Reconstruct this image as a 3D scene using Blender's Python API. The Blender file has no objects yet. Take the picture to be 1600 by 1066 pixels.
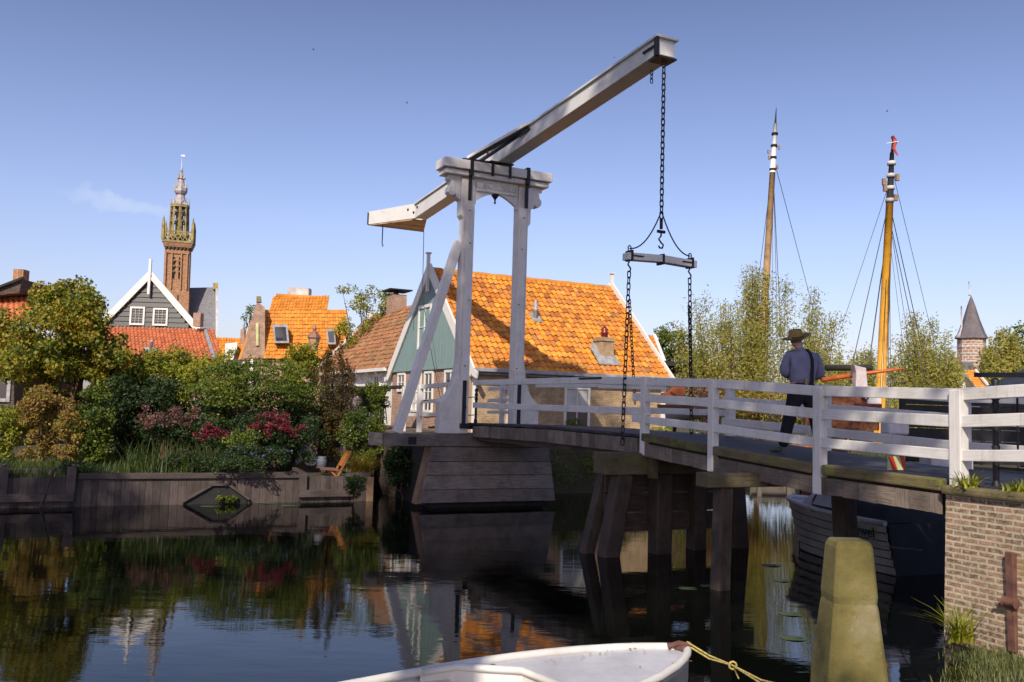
import bpy, math, random
import numpy as np
from mathutils import Vector, Matrix
random.seed(7)
RNG = np.random.default_rng(11)
C = bpy.context.scene.collection
R = math.radians
# ------------------------------------------------------------------ camera maths
CAMZ = 2.4
_P, _R = R(4.33), R(1.7)
FW = Vector((0, math.cos(_P), math.sin(_P)))
_r0 = Vector((1, 0, 0)); _u0 = Vector((0, -math.sin(_P), math.cos(_P)))
RT = math.cos(_R)*_r0 + math.sin(_R)*_u0
UP = -math.sin(_R)*_r0 + math.cos(_R)*_u0
def at(x, y, Y):
    """world point seen at photograph pixel (x, y) at distance Y"""
    d = FW + (x-800)/1400*RT - (y-533)/1400*UP
    return Vector((d.x*Y/d.y, Y, CAMZ + d.z*Y/d.y))
# bridge frame: s along the bridge towards the near bank, t across it, z up
OX, OY = -1.04, 22.2
DD = Vector((.4466, -.8947, 0)); PP = Vector((.8947, .4466, 0))
def B(s, t, z): return Vector((OX, OY, 0)) + DD*s + PP*t + Vector((0, 0, z))
# ------------------------------------------------------------------ materials
MATS = {}
def nn(nt, t, **k):
    n = nt.nodes.new(t)
    for a, b in k.items(): setattr(n, a, b)
    return n
def ramp(nt, stops, interp='LINEAR'):
    n = nt.nodes.new('ShaderNodeValToRGB'); e = n.color_ramp.elements
    n.color_ramp.interpolation = interp
    while len(e) > 1: e.remove(e[-1])
    e[0].position = stops[0][0]; e[0].color = (*stops[0][1], 1)
    for p, c in stops[1:]:
        q = e.new(p); q.color = (*c, 1)
    return n
def mix(nt, f, a, b, mode='MIX'):
    n = nt.nodes.new('ShaderNodeMix'); n.data_type = 'RGBA'; n.blend_type = mode
    for s, v in ((0, f), (6, a), (7, b)):
        if isinstance(v, (int, float)): n.inputs[s].default_value = v
        elif isinstance(v, tuple): n.inputs[s].default_value = (*v, 1)
        else: nt.links.new(v, n.inputs[s])
    return n.outputs[2]
def newmat(name):
    m = bpy.data.materials.new(name); m.use_nodes = True; nt = m.node_tree
    b = nt.nodes['Principled BSDF']; MATS[name] = m
    return m, nt, b
def coords(nt, kind, scale):
    t = nn(nt, 'ShaderNodeTexCoord'); mp = nn(nt, 'ShaderNodeMapping')
    mp.inputs['Scale'].default_value = scale if isinstance(scale, tuple) else (scale,)*3
    nt.links.new(t.outputs[kind], mp.inputs[0]); return mp.outputs[0]
def noise(nt, vec, sc, det=5, rough=.6):
    n = nn(nt, 'ShaderNodeTexNoise'); n.inputs['Scale'].default_value = sc
    n.inputs['Detail'].default_value = det; n.inputs['Roughness'].default_value = rough
    nt.links.new(vec, n.inputs[0]); return n.outputs[0]
def bump(nt, b, h, st, dist=.02):
    n = nn(nt, 'ShaderNodeBump'); n.inputs['Strength'].default_value = st; n.inputs['Distance'].default_value = dist
    nt.links.new(h, n.inputs['Height']); nt.links.new(n.outputs[0], b.inputs['Normal'])
def plain(name, c1, c2=None, sc=6, rough=.6, bst=.2, metal=0, coat=0):
    m, nt, b = newmat(name); c2 = c2 or tuple(x*.7 for x in c1)
    v = coords(nt, 'Object', 1.0); n = noise(nt, v, sc)
    r = ramp(nt, [(.35, c2), (.62, c1)]); nt.links.new(n, r.inputs[0])
    nt.links.new(r.outputs[0], b.inputs['Base Color'])
    b.inputs['Roughness'].default_value = rough; b.inputs['Metallic'].default_value = metal
    n2 = noise(nt, v, sc*6, 3); bump(nt, b, n2, bst, .01); return m
def painted(name, col, dirt=(.25, .24, .2), amt=.35, rough=.45, green=None):
    """painted timber: faint grain along u, streaks of dirt, chips"""
    m, nt, b = newmat(name)
    v = coords(nt, 'UV', (1.5, 22, 1)); g = noise(nt, v, 2, 6)
    v2 = coords(nt, 'Object', 1.0); d = noise(nt, v2, 1.7, 8, .7)
    r = ramp(nt, [(.5, (0, 0, 0)), (.78, (1, 1, 1))]); nt.links.new(d, r.inputs[0])
    mm = nn(nt, 'ShaderNodeMath', operation='MULTIPLY'); mm.inputs[1].default_value = amt
    nt.links.new(r.outputs[0], mm.inputs[0])
    g2 = ramp(nt, [(.3, tuple(x*.86 for x in col)), (.6, col)]); nt.links.new(g, g2.inputs[0])
    o = mix(nt, mm.outputs[0], g2.outputs[0], dirt)
    vs_ = coords(nt, 'Object', (9, 9, .7)); sk_ = noise(nt, vs_, 1.6, 6, .7); rs = ramp(nt, [(.56, (0, 0, 0)), (.74, (.5, .5, .5))]); nt.links.new(sk_, rs.inputs[0])
    o = mix(nt, rs.outputs[0], o, tuple(x*.75 for x in dirt))
    if green:
        d2 = noise(nt, v2, 3.1, 6, .7); r2 = ramp(nt, [(.52, (0, 0, 0)), (.62, (1, 1, 1))]); nt.links.new(d2, r2.inputs[0])
        o = mix(nt, r2.outputs[0], o, green)
    nt.links.new(o, b.inputs['Base Color']); b.inputs['Roughness'].default_value = rough
    bump(nt, b, g, .25, .006); return m
def timber(name, c1, c2, moss=None, rough=.8):
    """weathered wood: strong grain along u, cracks, per-board shift in tone"""
    m, nt, b = newmat(name)
    v = coords(nt, 'UV', (1.2, 26, 1)); g = noise(nt, v, 2.2, 8, .7)
    r = ramp(nt, [(.3, c2), (.5, c1), (.75, tuple(min(1, x*1.35) for x in c1))]); nt.links.new(g, r.inputs[0])
    geo = nn(nt, 'ShaderNodeNewGeometry')
    pr = ramp(nt, [(0, (.62, .6, .58)), (1, (1.2, 1.15, 1.1))]); nt.links.new(geo.outputs['Random Per Island'], pr.inputs[0])
    o = mix(nt, 1.0, r.outputs[0], pr.outputs[0], 'MULTIPLY')
    v2 = coords(nt, 'Object', 1.0); d = noise(nt, v2, 2.3, 7, .7)
    st = ramp(nt, [(.45, (0, 0, 0)), (.7, (.6, .6, .6))]); nt.links.new(d, st.inputs[0])
    o = mix(nt, st.outputs[0], o, tuple(x*.4 for x in c2))
    if moss:
        d2 = noise(nt, v2, 5.5, 7, .75); r2 = ramp(nt, [(.5, (0, 0, 0)), (.6, (1, 1, 1))]); nt.links.new(d2, r2.inputs[0])
        o = mix(nt, r2.outputs[0], o, moss)
    nt.links.new(o, b.inputs['Base Color']); b.inputs['Roughness'].default_value = rough
    bump(nt, b, g, .7, .012); return m
def bricks(name, c1, c2, mortar, w=.21, h=.065, rough=.9, stain=.4, msize=.012, moss=None):
    m, nt, b = newmat(name)
    v = coords(nt, 'UV', 1.0)
    wob = noise(nt, v, 7, 6, .75)
    mx = nn(nt, 'ShaderNodeVectorMath', operation='MULTIPLY_ADD')
    cx = nn(nt, 'ShaderNodeCombineXYZ'); nt.links.new(wob, cx.inputs[0]); nt.links.new(wob, cx.inputs[1])
    nt.links.new(cx.outputs[0], mx.inputs[0]); mx.inputs[1].default_value = (.045, .04, 0); nt.links.new(v, mx.inputs[2])
    bt = nn(nt, 'ShaderNodeTexBrick'); nt.links.new(mx.outputs[0], bt.inputs['Vector'])
    bt.inputs['Scale'].default_value = 1; bt.inputs['Brick Width'].default_value = w; bt.inputs['Row Height'].default_value = h
    bt.inputs['Mortar Size'].default_value = msize; bt.inputs['Mortar Smooth'].default_value = .3; bt.inputs['Bias'].default_value = 0
    bt.inputs['Color1'].default_value = (*c1, 1); bt.inputs['Color2'].default_value = (*c2, 1); bt.inputs['Mortar'].default_value = (*mortar, 1)
    n = noise(nt, v, 3, 8, .75); r = ramp(nt, [(.35, (.55, .5, .45)), (.7, (1.25, 1.2, 1.15))]); nt.links.new(n, r.inputs[0])
    o = mix(nt, 1.0, bt.outputs[0], r.outputs[0], 'MULTIPLY')
    n2 = noise(nt, v, 16, 8, .85); r2 = ramp(nt, [(.47, (0, 0, 0)), (.68, (stain,)*3)]); nt.links.new(n2, r2.inputs[0])
    o = mix(nt, r2.outputs[0], o, mortar)
    if moss:
        n3 = noise(nt, v, 1.7, 7, .7); r3 = ramp(nt, [(.55, (0, 0, 0)), (.68, (.85,)*3)]); nt.links.new(n3, r3.inputs[0])
        o = mix(nt, r3.outputs[0], o, moss)
    nt.links.new(o, b.inputs['Base Color']); b.inputs['Roughness'].default_value = rough
    inv = nn(nt, 'ShaderNodeMath', operation='SUBTRACT'); nt.links.new(n2, inv.inputs[0]); nt.links.new(bt.outputs['Fac'], inv.inputs[1])
    bump(nt, b, inv.outputs[0], .6, .012); return m
def leaves(name, cols, trans=.35, sc=.9, rough=.55):
    """foliage: every leaf takes its own tone, clumps drift in hue"""
    m, nt, b = newmat(name); nt.nodes.remove(b)
    geo = nn(nt, 'ShaderNodeNewGeometry'); v = coords(nt, 'Object', 1.0)
    n = noise(nt, v, sc, 3, .5)
    a = nn(nt, 'ShaderNodeMath', operation='MULTIPLY_ADD'); a.inputs[1].default_value = .55
    nt.links.new(geo.outputs['Random Per Island'], a.inputs[0])
    s = nn(nt, 'ShaderNodeMath', operation='MULTIPLY_ADD'); s.inputs[1].default_value = 1.1; s.inputs[2].default_value = -.32
    nt.links.new(n, s.inputs[0]); nt.links.new(s.outputs[0], a.inputs[2])
    k = len(cols); r = ramp(nt, [(i/(k-1)*.9+.05, c) for i, c in enumerate(cols)]); nt.links.new(a.outputs[0], r.inputs[0])
    p = nn(nt, 'ShaderNodeBsdfPrincipled'); p.inputs['Roughness'].default_value = rough
    t = nn(nt, 'ShaderNodeBsdfTranslucent'); ms = nn(nt, 'ShaderNodeMixShader'); ms.inputs[0].default_value = trans
    nt.links.new(r.outputs[0], p.inputs['Base Color']); nt.links.new(r.outputs[0], t.inputs[0])
    nt.links.new(p.outputs[0], ms.inputs[1]); nt.links.new(t.outputs[0], ms.inputs[2])
    nt.links.new(ms.outputs[0], nt.nodes['Material Output'].inputs[0]); return m
def tiles(name, cols, patch, rough=.75):
    m, nt, b = newmat(name); geo = nn(nt, 'ShaderNodeNewGeometry')
    r = ramp(nt, [(i/(len(cols)-1), c) for i, c in enumerate(cols)]); nt.links.new(geo.outputs['Random Per Island'], r.inputs[0])
    v = coords(nt, 'Object', 1.0); n = noise(nt, v, 1.3, 7, .75)
    r2 = ramp(nt, [(.45, (0, 0, 0)), (.7, (.75,)*3)]); nt.links.new(n, r2.inputs[0])
    o = mix(nt, r2.outputs[0], r.outputs[0], patch)
    n3 = noise(nt, v, 6, 8, .85); r3 = ramp(nt, [(.54, (0, 0, 0)), (.66, (.6,)*3)]); nt.links.new(n3, r3.inputs[0])
    o = mix(nt, r3.outputs[0], o, tuple(x*.55 for x in patch))
    nt.links.new(o, b.inputs['Base Color']); b.inputs['Roughness'].default_value = rough
    bump(nt, b, n3, .3, .01); return m

WHITE = painted('white_paint', (.72, .70, .68), (.30, .28, .22), .55)
WHITE2 = painted('house_white', (.8, .78, .74), (.45, .42, .36), .15)
BEAMW = painted('beam_white', (.74, .73, .71), (.34, .31, .25), .45)
IRON = plain('black_iron', (.012, .013, .018), (.02, .02, .024), 20, .45, .3, .3)
CHAIN = plain('chain_iron', (.03, .028, .028), (.05, .03, .022), 30, .5, .3, .5)
PLANK = timber('grey_planks', (.235, .205, .19), (.07, .06, .055))
PILE = timber('pile_wood', (.085, .062, .048), (.016, .011, .009))
FASCIA = timber('fascia_wood', (.20, .165, .14), (.07, .055, .045))
MOSSY = timber('mossy_wood', (.15, .12, .07), (.05, .04, .02), (.13, .14, .02))
CAPW = timber('cap_wood', (.14, .12, .07), (.05, .04, .025), (.10, .095, .03))
QUAYW = timber('quay_wood', (.10, .078, .075), (.03, .023, .022))
DECK = timber('deck_boards', (.045, .045, .055), (.02, .02, .026), None, .6)
BLACKW = timber('black_tarred', (.022, .022, .024), (.008, .008, .009))
DARKWB = painted('black_cladding', (.055, .058, .062), (.03, .03, .03), .3)
TEAL = painted('teal_cladding', (.22, .32, .315), (.12, .17, .16), .25, .6)
CHAIRW = timber('teak', (.42, .17, .045), (.2, .07, .02), None, .5)
MASTW = timber('varnished_pine', (.80, .42, .04), (.62, .28, .02), None, .4)
MASTO = timber('weathered_mast', (.50, .33, .17), (.2, .12, .06))
HULLW = timber('tarred_oak', (.15, .06, .025), (.05, .02, .01), None, .5)
BRICKP = bricks('abutment_brick', (.36, .21, .13), (.17, .09, .055), (.50, .45, .35), .2, .062, stain=1.0, msize=.014, moss=(.24, .18, .08))
BRICKY = bricks('yellow_brick', (.52, .36, .19), (.42, .26, .13), (.50, .42, .30), .19, .055, stain=.3)
BRICKR = bricks('pink_brick', (.46, .25, .17), (.36, .18, .12), (.46, .40, .34), .19, .055, stain=.3)
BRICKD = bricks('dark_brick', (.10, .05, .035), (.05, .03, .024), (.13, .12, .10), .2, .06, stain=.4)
BRICKT = bricks('tower_brick', (.42, .215, .11), (.36, .17, .085), (.45, .31, .2), .6, .2, stain=.3, msize=.03)
STONEY = plain('lichen_stone', (.38, .29, .10), (.17, .14, .08), 1.6, .9)
STONEW = plain('lead_white', (.62, .60, .60), (.36, .34, .36), 1.5, .5)
TILEO = tiles('orange_tiles', [(.30, .085, .015), (.60, .22, .018), (.70, .29, .02), (.50, .155, .015), (.74, .34, .05), (.64, .24, .02), (.42, .16, .05)], (.33, .15, .055))
TILEM = tiles('mansard_tiles', [(.54, .20, .02), (.70, .28, .03), (.62, .23, .025), (.46, .16, .02)], (.6, .28, .06))
TILEB = tiles('brown_tiles', [(.26, .10, .045), (.40, .17, .07), (.18, .075, .04), (.36, .20, .09)], (.17, .12, .05))
TILER = tiles('red_tiles', [(.50, .14, .055), (.60, .19, .075), (.42, .11, .045)], (.36, .16, .09))
SLATE = plain('slate', (.17, .17, .19), (.11, .11, .125), 3, .6)
SLATE2 = plain('spire_slate', (.145, .125, .135), (.10, .08, .09), .8, .7)
GLASSM, _nt, _b = newmat('window_glass'); _b.inputs['Base Color'].default_value = (.03, .034, .05, 1); _b.inputs['Roughness'].default_value = .06; _b.inputs['Specular IOR Level'].default_value = .8
CURT = plain('curtain', (.6, .6, .56), (.45, .45, .42), 3, .8)
LEAD = plain('grey_lead', (.38, .38, .40), (.24, .24, .25), 5, .55)
BOATW = plain('boat_white', (.72, .71, .69), (.55, .53, .5), 2.2, .38, .08)
BOATI = plain('boat_cream', (.60, .54, .42), (.42, .34, .22), 3, .5, .1)
BOATD = plain('foredeck_grey', (.56, .56, .60), (.42, .42, .46), 2.5, .45, .08)
SLOOPH = plain('sloop_hull', (.34, .33, .32), (.24, .23, .22), 3, .5)
CANVAS = plain('grey_canvas', (.46, .48, .58), (.34, .36, .44), 3, .7)
NAVY = plain('navy_canvas', (.02, .024, .04), (.012, .014, .024), 3, .7)
ROPEY = plain('yellow_rope', (.55, .44, .14), (.3, .24, .08), 40, .9, .6)
ROPEG = plain('grey_rope', (.25, .22, .17), (.15, .13, .1), 40, .9, .6)
RIG = plain('rigging', (.10, .085, .085), (.06, .05, .05), 10, .7)
ORANGE = plain('orange_paint', (.55, .13, .02), (.34, .07, .015), 4, .5)
REDP = plain('red_marking', (.62, .05, .02), (.5, .04, .02), 6, .4)
PALEY = plain('pale_marking', (.62, .66, .34), (.5, .5, .25), 6, .4)
RUST = plain('rusty_iron', (.16, .075, .05), (.08, .03, .03), 7, .75, .6)
TARP = plain('orange_net', (.34, .12, .05), (.08, .035, .02), 7, .95, 1.0)
PINKC = plain('pale_cloth', (.54, .47, .48), (.40, .35, .37), 5, .85, .8)
SOIL = plain('soil', (.06, .045, .03), (.03, .022, .015), 2, .95, .6)
PAVE = bricks('street_paving', (.2, .15, .12), (.15, .11, .09), (.1, .09, .08), .2, .1)
CONC = None
def concrete():
    m, nt, b = newmat('lichened_concrete'); v = coords(nt, 'Object', 1.0)
    a = noise(nt, v, 2.2, 6, .6); r = ramp(nt, [(.34, (.045, .04, .010)), (.47, (.105, .09, .024)), (.6, (.165, .14, .045)), (.72, (.24, .21, .12))]); nt.links.new(a, r.inputs[0])
    n = noise(nt, v, 45, 5, .8); r2 = ramp(nt, [(.64, (0, 0, 0)), (.72, (.8,)*3)]); nt.links.new(n, r2.inputs[0])
    o = mix(nt, r2.outputs[0], r.outputs[0], (.55, .52, .42)); nt.links.new(o, b.inputs['Base Color'])
    b.inputs['Roughness'].default_value = .95; n5 = noise(nt, v, 18, 8, .8); bump(nt, b, n5, .9, .012); return m
CONC = concrete()
SHIRT = plain('blue_striped_shirt', (.20, .205, .31), (.13, .135, .22), 3.2, .85, 1.0)
TROUS = plain('black_trousers', (.008, .009, .014), (.012, .012, .016), 6, .9, .4)
SKIN = plain('skin', (.42, .24, .17), (.36, .19, .13), 9, .55, .05)
STRAW = plain('straw_hat', (.30, .20, .07), (.2, .125, .045), 40, .85, .6)
STRAWB = plain('hat_band', (.10, .05, .02), (.07, .035, .015), 20, .85)
HAIR = plain('grey_hair', (.16, .14, .13), (.09, .08, .07), 60, .8)
SHOE = plain('worn_shoe', (.10, .10, .07), (.05, .05, .035), 12, .7)
LEATH = plain('tan_leather', (.3, .21, .12), (.2, .13, .07), 12, .7)
COPPER = plain('copper_lantern', (.30, .13, .08), (.2, .08, .05), 8, .5)
LGLASS = plain('lantern_panes', (.50, .32, .2), (.4, .25, .16), 3, .25)
REDG = plain('red_glazed', (.22, .02, .015), (.15, .015, .01), 5, .3)
CPOT = plain('grey_pot', (.075, .075, .085), (.05, .05, .055), 5, .7)
BPOT = plain('blue_grey_pot', (.11, .13, .17), (.08, .09, .12), 9, .6)
BARK = timber('bark', (.16, .09, .05), (.05, .03, .018))
FELT = plain('bird_dark', (.02, .02, .02))
BRASS = plain('ring_metal', (.3, .22, .14), (.15, .1, .06), 9, .35, .2, .8)
L_APPLE = leaves('leaf_autumn', [(.035, .08, .010), (.09, .14, .012), (.22, .23, .018), (.36, .27, .02), (.30, .15, .018)])
L_GREEN = leaves('leaf_green', [(.025, .055, .008), (.065, .11, .01), (.14, .18, .014), (.24, .24, .018)])
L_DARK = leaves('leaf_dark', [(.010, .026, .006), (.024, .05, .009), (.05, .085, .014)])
L_YEL = leaves('leaf_yellow_green', [(.10, .14, .012), (.24, .26, .016), (.40, .37, .02)])
L_RUST = leaves('leaf_rusty', [(.10, .07, .02), (.24, .13, .03), (.36, .24, .05), (.20, .22, .025), (.30, .26, .03)])
L_PINK = leaves('flower_dusty_pink', [(.10, .055, .045), (.19, .085, .075), (.25, .12, .10), (.09, .07, .03)])
L_CRIM = leaves('flower_crimson', [(.10, .015, .025), (.22, .02, .045), (.16, .02, .03), (.06, .03, .015)])
L_BLUE = leaves('flower_blue', [(.08, .08, .35), (.14, .12, .45), (.10, .10, .3)])
L_WILL = leaves('leaf_willow', [(.21, .23, .04), (.36, .36, .07), (.52, .49, .14), (.50, .37, .08)], .55)
L_CONI = leaves('leaf_conifer', [(.04, .045, .008), (.09, .06, .012), (.16, .085, .018)])
L_GRASS = leaves('blade_green', [(.035, .07, .012), (.07, .11, .02), (.12, .15, .03)])
L_GOLD = leaves('blade_golden', [(.22, .17, .02), (.38, .28, .03), (.3, .17, .03)])
L_LILY = leaves('lily_pad', [(.05, .08, .03), (.08, .11, .06)], .1)
L_SHADE = leaves('leaf_tall', [(.03, .06, .01), (.06, .09, .015)], .15)
# ------------------------------------------------------------------ mesh builder
class MB:
    def __init__(s): s.v = []; s.f = []; s.uv = []; s.m = []; s.sm = []
    def add(s, pts, faces, uvs=None, m=0, smooth=False):
        o = len(s.v); s.v += [Vector(p) for p in pts]
        for i, f in enumerate(faces):
            s.f.append([o+k for k in f]); s.m.append(m); s.sm.append(smooth)
            if uvs: s.uv.append(uvs[i])
            else:
                P = [Vector(pts[k]) for k in f]; n = (P[1]-P[0]).cross(P[-1]-P[0])
                if n.length < 1e-9 and len(P) > 3: n = (P[2]-P[1]).cross(P[0]-P[1])
                n = n.normalized() if n.length > 1e-12 else Vector((0, 0, 1))
                if abs(n.z) > .9: s.uv.append([(p.x, p.y) for p in P])
                else:
                    t = Vector((-n.y, n.x, 0)).normalized(); w = n.cross(t)
                    if w.z < 0: w = -w
                    s.uv.append([(p.dot(t), p.dot(w)) for p in P])
        return s
    def hexa(s, q, m=0, L=0):
        """q: 8 corners, 0-3 start ring, 4-7 end ring; grain runs start -> end"""
        F = [(3, 2, 1, 0), (4, 5, 6, 7), (0, 1, 5, 4), (1, 2, 6, 5), (2, 3, 7, 6), (3, 0, 4, 7)]
        q = [Vector(p) for p in q]; ln = (q[4]-q[0]).length; r = random.random()*30; r2 = random.random()*30
        a = (q[1]-q[0]).length; b = (q[2]-q[1]).length; U = []
        for i, f in enumerate(F):
            if i < 2: U.append([(r, r2), (r+.1, r2), (r+.1, r2+b), (r, r2+b)])
            else:
                w = (a, b, a, b)[i-2]; o = r2+(0, a, a+b, 2*a+b)[i-2]
                U.append([(r, o), (r, o+w), (r+ln, o+w), (r+ln, o)])
        return s.add(q, F, U, m)
    def bar(s, a, b, w, h, up=(0, 0, 1), m=0, w2=None, h2=None):
        a = Vector(a); b = Vector(b); d = (b-a).normalized(); up = Vector(up)
        sx = d.cross(up)
        if sx.length < 1e-4: up = Vector((1, 0, 0)); sx = d.cross(up)
        sx.normalize(); u = sx.cross(d).normalized(); q = []
        for p, W, H in ((a, w, h), (b, w2 or w, h2 or h)):
            q += [p-sx*W/2-u*H/2, p+sx*W/2-u*H/2, p+sx*W/2+u*H/2, p-sx*W/2+u*H/2]
        return s.hexa(q, m)
    def bb(s, s0, s1, t0, t1, z0, z1, m=0, z0b=None, z1b=None):
        """box in the bridge frame, grain along its longest side"""
        z0b = z0 if z0b is None else z0b; z1b = z1 if z1b is None else z1b
        L = (abs(s1-s0), abs(t1-t0), abs(z1-z0)); k = L.index(max(L))
        if k == 0: q = [B(s0, t0, z0), B(s0, t1, z0), B(s0, t1, z1), B(s0, t0, z1), B(s1, t0, z0b), B(s1, t1, z0b), B(s1, t1, z1b), B(s1, t0, z1b)]
        elif k == 1: q = [B(s0, t0, z0), B(s0, t0, z1), B(s1, t0, z1b), B(s1, t0, z0b), B(s0, t1, z0), B(s0, t1, z1), B(s1, t1, z1b), B(s1, t1, z0b)]
        else: q = [B(s0, t0, z0), B(s1, t0, z0b), B(s1, t1, z0b), B(s0, t1, z0), B(s0, t0, z1), B(s1, t0, z1b), B(s1, t1, z1b), B(s0, t1, z1)]
        return s.hexa(q, m)
    def box(s, c, sz, rz=0, m=0):
        c = Vector(c); ca, sa = math.cos(rz), math.sin(rz); X = Vector((ca, sa, 0))*sz[0]/2; Y = Vector((-sa, ca, 0))*sz[1]/2; Z = Vector((0, 0, sz[2]/2))
        k = max(range(3), key=lambda i: sz[i]); A, Bv, Cv = [(Y, Z, X), (Z, X, Y), (X, Y, Z)][k]
        q = [c-Cv-A-Bv, c-Cv+A-Bv, c-Cv+A+Bv, c-Cv-A+Bv, c+Cv-A-Bv, c+Cv+A-Bv, c+Cv+A+Bv, c+Cv-A+Bv]
        return s.hexa(q, m)
    def prism(s, outline, ext, m=0):
        """outline: 3-D points in a plane, extruded by vector ext"""
        n = len(outline); a = [Vector(p) for p in outline]; b = [p+Vector(ext) for p in a]
        fs = [list(range(n))[::-1], list(range(n, 2*n))] + [[i, (i+1) % n, n+(i+1) % n, n+i] for i in range(n)]
        return s.add(a+b, fs, None, m)
    def tube(s, pts, rad, n=8, m=0, closed=False, cap=True, smooth=True):
        pts = [Vector(p) for p in pts]; N = len(pts)
        if isinstance(rad, (int, float)): rad = [rad]*N
        V = []; U = []; ln = 0; ref = None
        for i, p in enumerate(pts):
            if closed: d = pts[(i+1) % N]-pts[i-1]
            else: d = pts[min(i+1, N-1)]-pts[max(i-1, 0)]
            d.normalize()
            if ref is None: ref = Vector((0, 0, 1)) if abs(d.z) < .9 else Vector((1, 0, 0))
            x = d.cross(ref)
            if x.length < 1e-4: x = d.cross(Vector((.3, 1, .2)))
            x.normalize(); y = x.cross(d).normalized(); ref = y
            if i: ln += (p-pts[i-1]).length
            for k in range(n):
                a = 2*math.pi*k/n; V.append(p+(x*math.cos(a)+y*math.sin(a))*rad[i]); U.append((ln, rad[i]*a))
        F = []; UV = []
        for i in range(N if closed else N-1):
            for k in range(n):
                j = (i+1) % N; q = [i*n+k, i*n+(k+1) % n, j*n+(k+1) % n, j*n+k]; F.append(q)
                u = [list(U[z]) for z in q]
                if k == n-1: u[1][1] = rad[i]*2*math.pi; u[2][1] = rad[j]*2*math.pi
                UV.append([tuple(z) for z in u])
        s.add(V, F, UV, m, smooth)
        if cap and not closed:
            o = len(s.v)-len(V)
            for r in ([o+k for k in range(n)], [o+(N-1)*n+k for k in range(n)][::-1]):
                s.f.append(r); s.uv.append([(0, 0)]*n); s.m.append(m); s.sm.append(False)
        return s
    def lathe(s, prof, base, n=16, m=0, smooth=True, rot=0):
        """prof: (radius, height) pairs round a vertical axis"""
        base = Vector(base); V = []
        for r, z in prof:
            for k in range(n):
                a = 2*math.pi*k/n+rot; V.append(base+Vector((r*math.cos(a), r*math.sin(a), z)))
        F = [[i*n+k, i*n+(k+1) % n, (i+1)*n+(k+1) % n, (i+1)*n+k] for i in range(len(prof)-1) for k in range(n)]
        F += [list(range(n))[::-1], [(len(prof)-1)*n+k for k in range(n)]]
        return s.add(V, F, None, m, smooth)
    def build(s, name, mats, parent=None, bevel=0):
        if not isinstance(mats, (list, tuple)): mats = [mats]
        off = Vector(parent['_w']) if parent is not None and '_w' in parent else Vector((0, 0, 0))
        me = bpy.data.meshes.new(name); me.from_pydata([tuple(v-off) for v in s.v], [], s.f)
        uv = me.uv_layers.new(name='UVMap'); flat = [c for f in s.uv for p in f for c in p]
        uv.data.foreach_set('uv', flat)
        for mt in mats: me.materials.append(mt)
        me.polygons.foreach_set('material_index', s.m); me.polygons.foreach_set('use_smooth', s.sm)
        me.update()
        o = bpy.data.objects.new(name, me); C.objects.link(o)
        if parent is not None: o.parent = parent; o['_w'] = tuple(off)
        if bevel:
            b = o.modifiers.new('edge', 'BEVEL'); b.width = bevel; b.segments = 2; b.limit_method = 'ANGLE'; b.angle_limit = .6
        return o
def tag(o, label=None, cat=None, group=None, kind=None):
    if label: o['label'] = label
    if cat: o['category'] = cat
    if group: o['group'] = group
    if kind: o['kind'] = kind
    return o
def thing(name, label, cat, base, group=None):
    o = bpy.data.objects.new(name, None); C.objects.link(o); o.location = base; o['_w'] = tuple(base)
    o.empty_display_size = .2
    return tag(o, label, cat, group)
def copy_thing(o, loc, rz=0, label=None, scale=None):
    r = o.copy(); C.objects.link(r); r.location = loc; r.rotation_euler = (0, 0, rz)
    if scale: r.scale = scale
    if label: r['label'] = label
    for ch in list(o.children):
        c = ch.copy(); C.objects.link(c); c.parent = r
        for g in ch.children:
            d = g.copy(); C.objects.link(d); d.parent = c
    return r
def arrmesh(name, V, F4, mat, parent=None, off=None):
    """quads from numpy arrays"""
    off = np.array(parent['_w']) if parent is not None and '_w' in parent else np.zeros(3)
    me = bpy.data.meshes.new(name); n = len(V); k = len(F4)
    me.vertices.add(n); me.vertices.foreach_set('co', (V-off).astype(np.float32).ravel())
    me.loops.add(k*4); me.loops.foreach_set('vertex_index', F4.astype(np.int32).ravel())
    me.polygons.add(k); me.polygons.foreach_set('loop_start', np.arange(0, k*4, 4, dtype=np.int32))
    me.polygons.foreach_set('loop_total', np.full(k, 4, dtype=np.int32))
    me.materials.append(mat); me.update(calc_edges=True); me.validate()
    o = bpy.data.objects.new(name, me); C.objects.link(o)
    if parent is not None: o.parent = parent; o['_w'] = tuple(off)
    return o
def unit(a): return a/np.maximum(np.linalg.norm(a, axis=1, keepdims=True), 1e-9)
def leafquads(P, size, narrow=.55, droop=0., up=.4):
    """diamond leaves at points P"""
    n = len(P); N = unit(RNG.normal(size=(n, 3))+np.array([-.12, -.55, up+.25])); D = unit(RNG.normal(size=(n, 3))+np.array([0, 0, -droop]))
    D = unit(D-N*(D*N).sum(1, keepdims=True)); S = np.cross(N, D); L = size*RNG.uniform(.6, 1.25, (n, 1))
    V = np.stack([P-D*L*.5, P+S*L*narrow*.5+N*L*.08, P+D*L*.5, P-S*L*narrow*.5+N*L*.08], 1).reshape(-1, 3)
    return V, np.arange(4*n).reshape(-1, 4)
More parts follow.
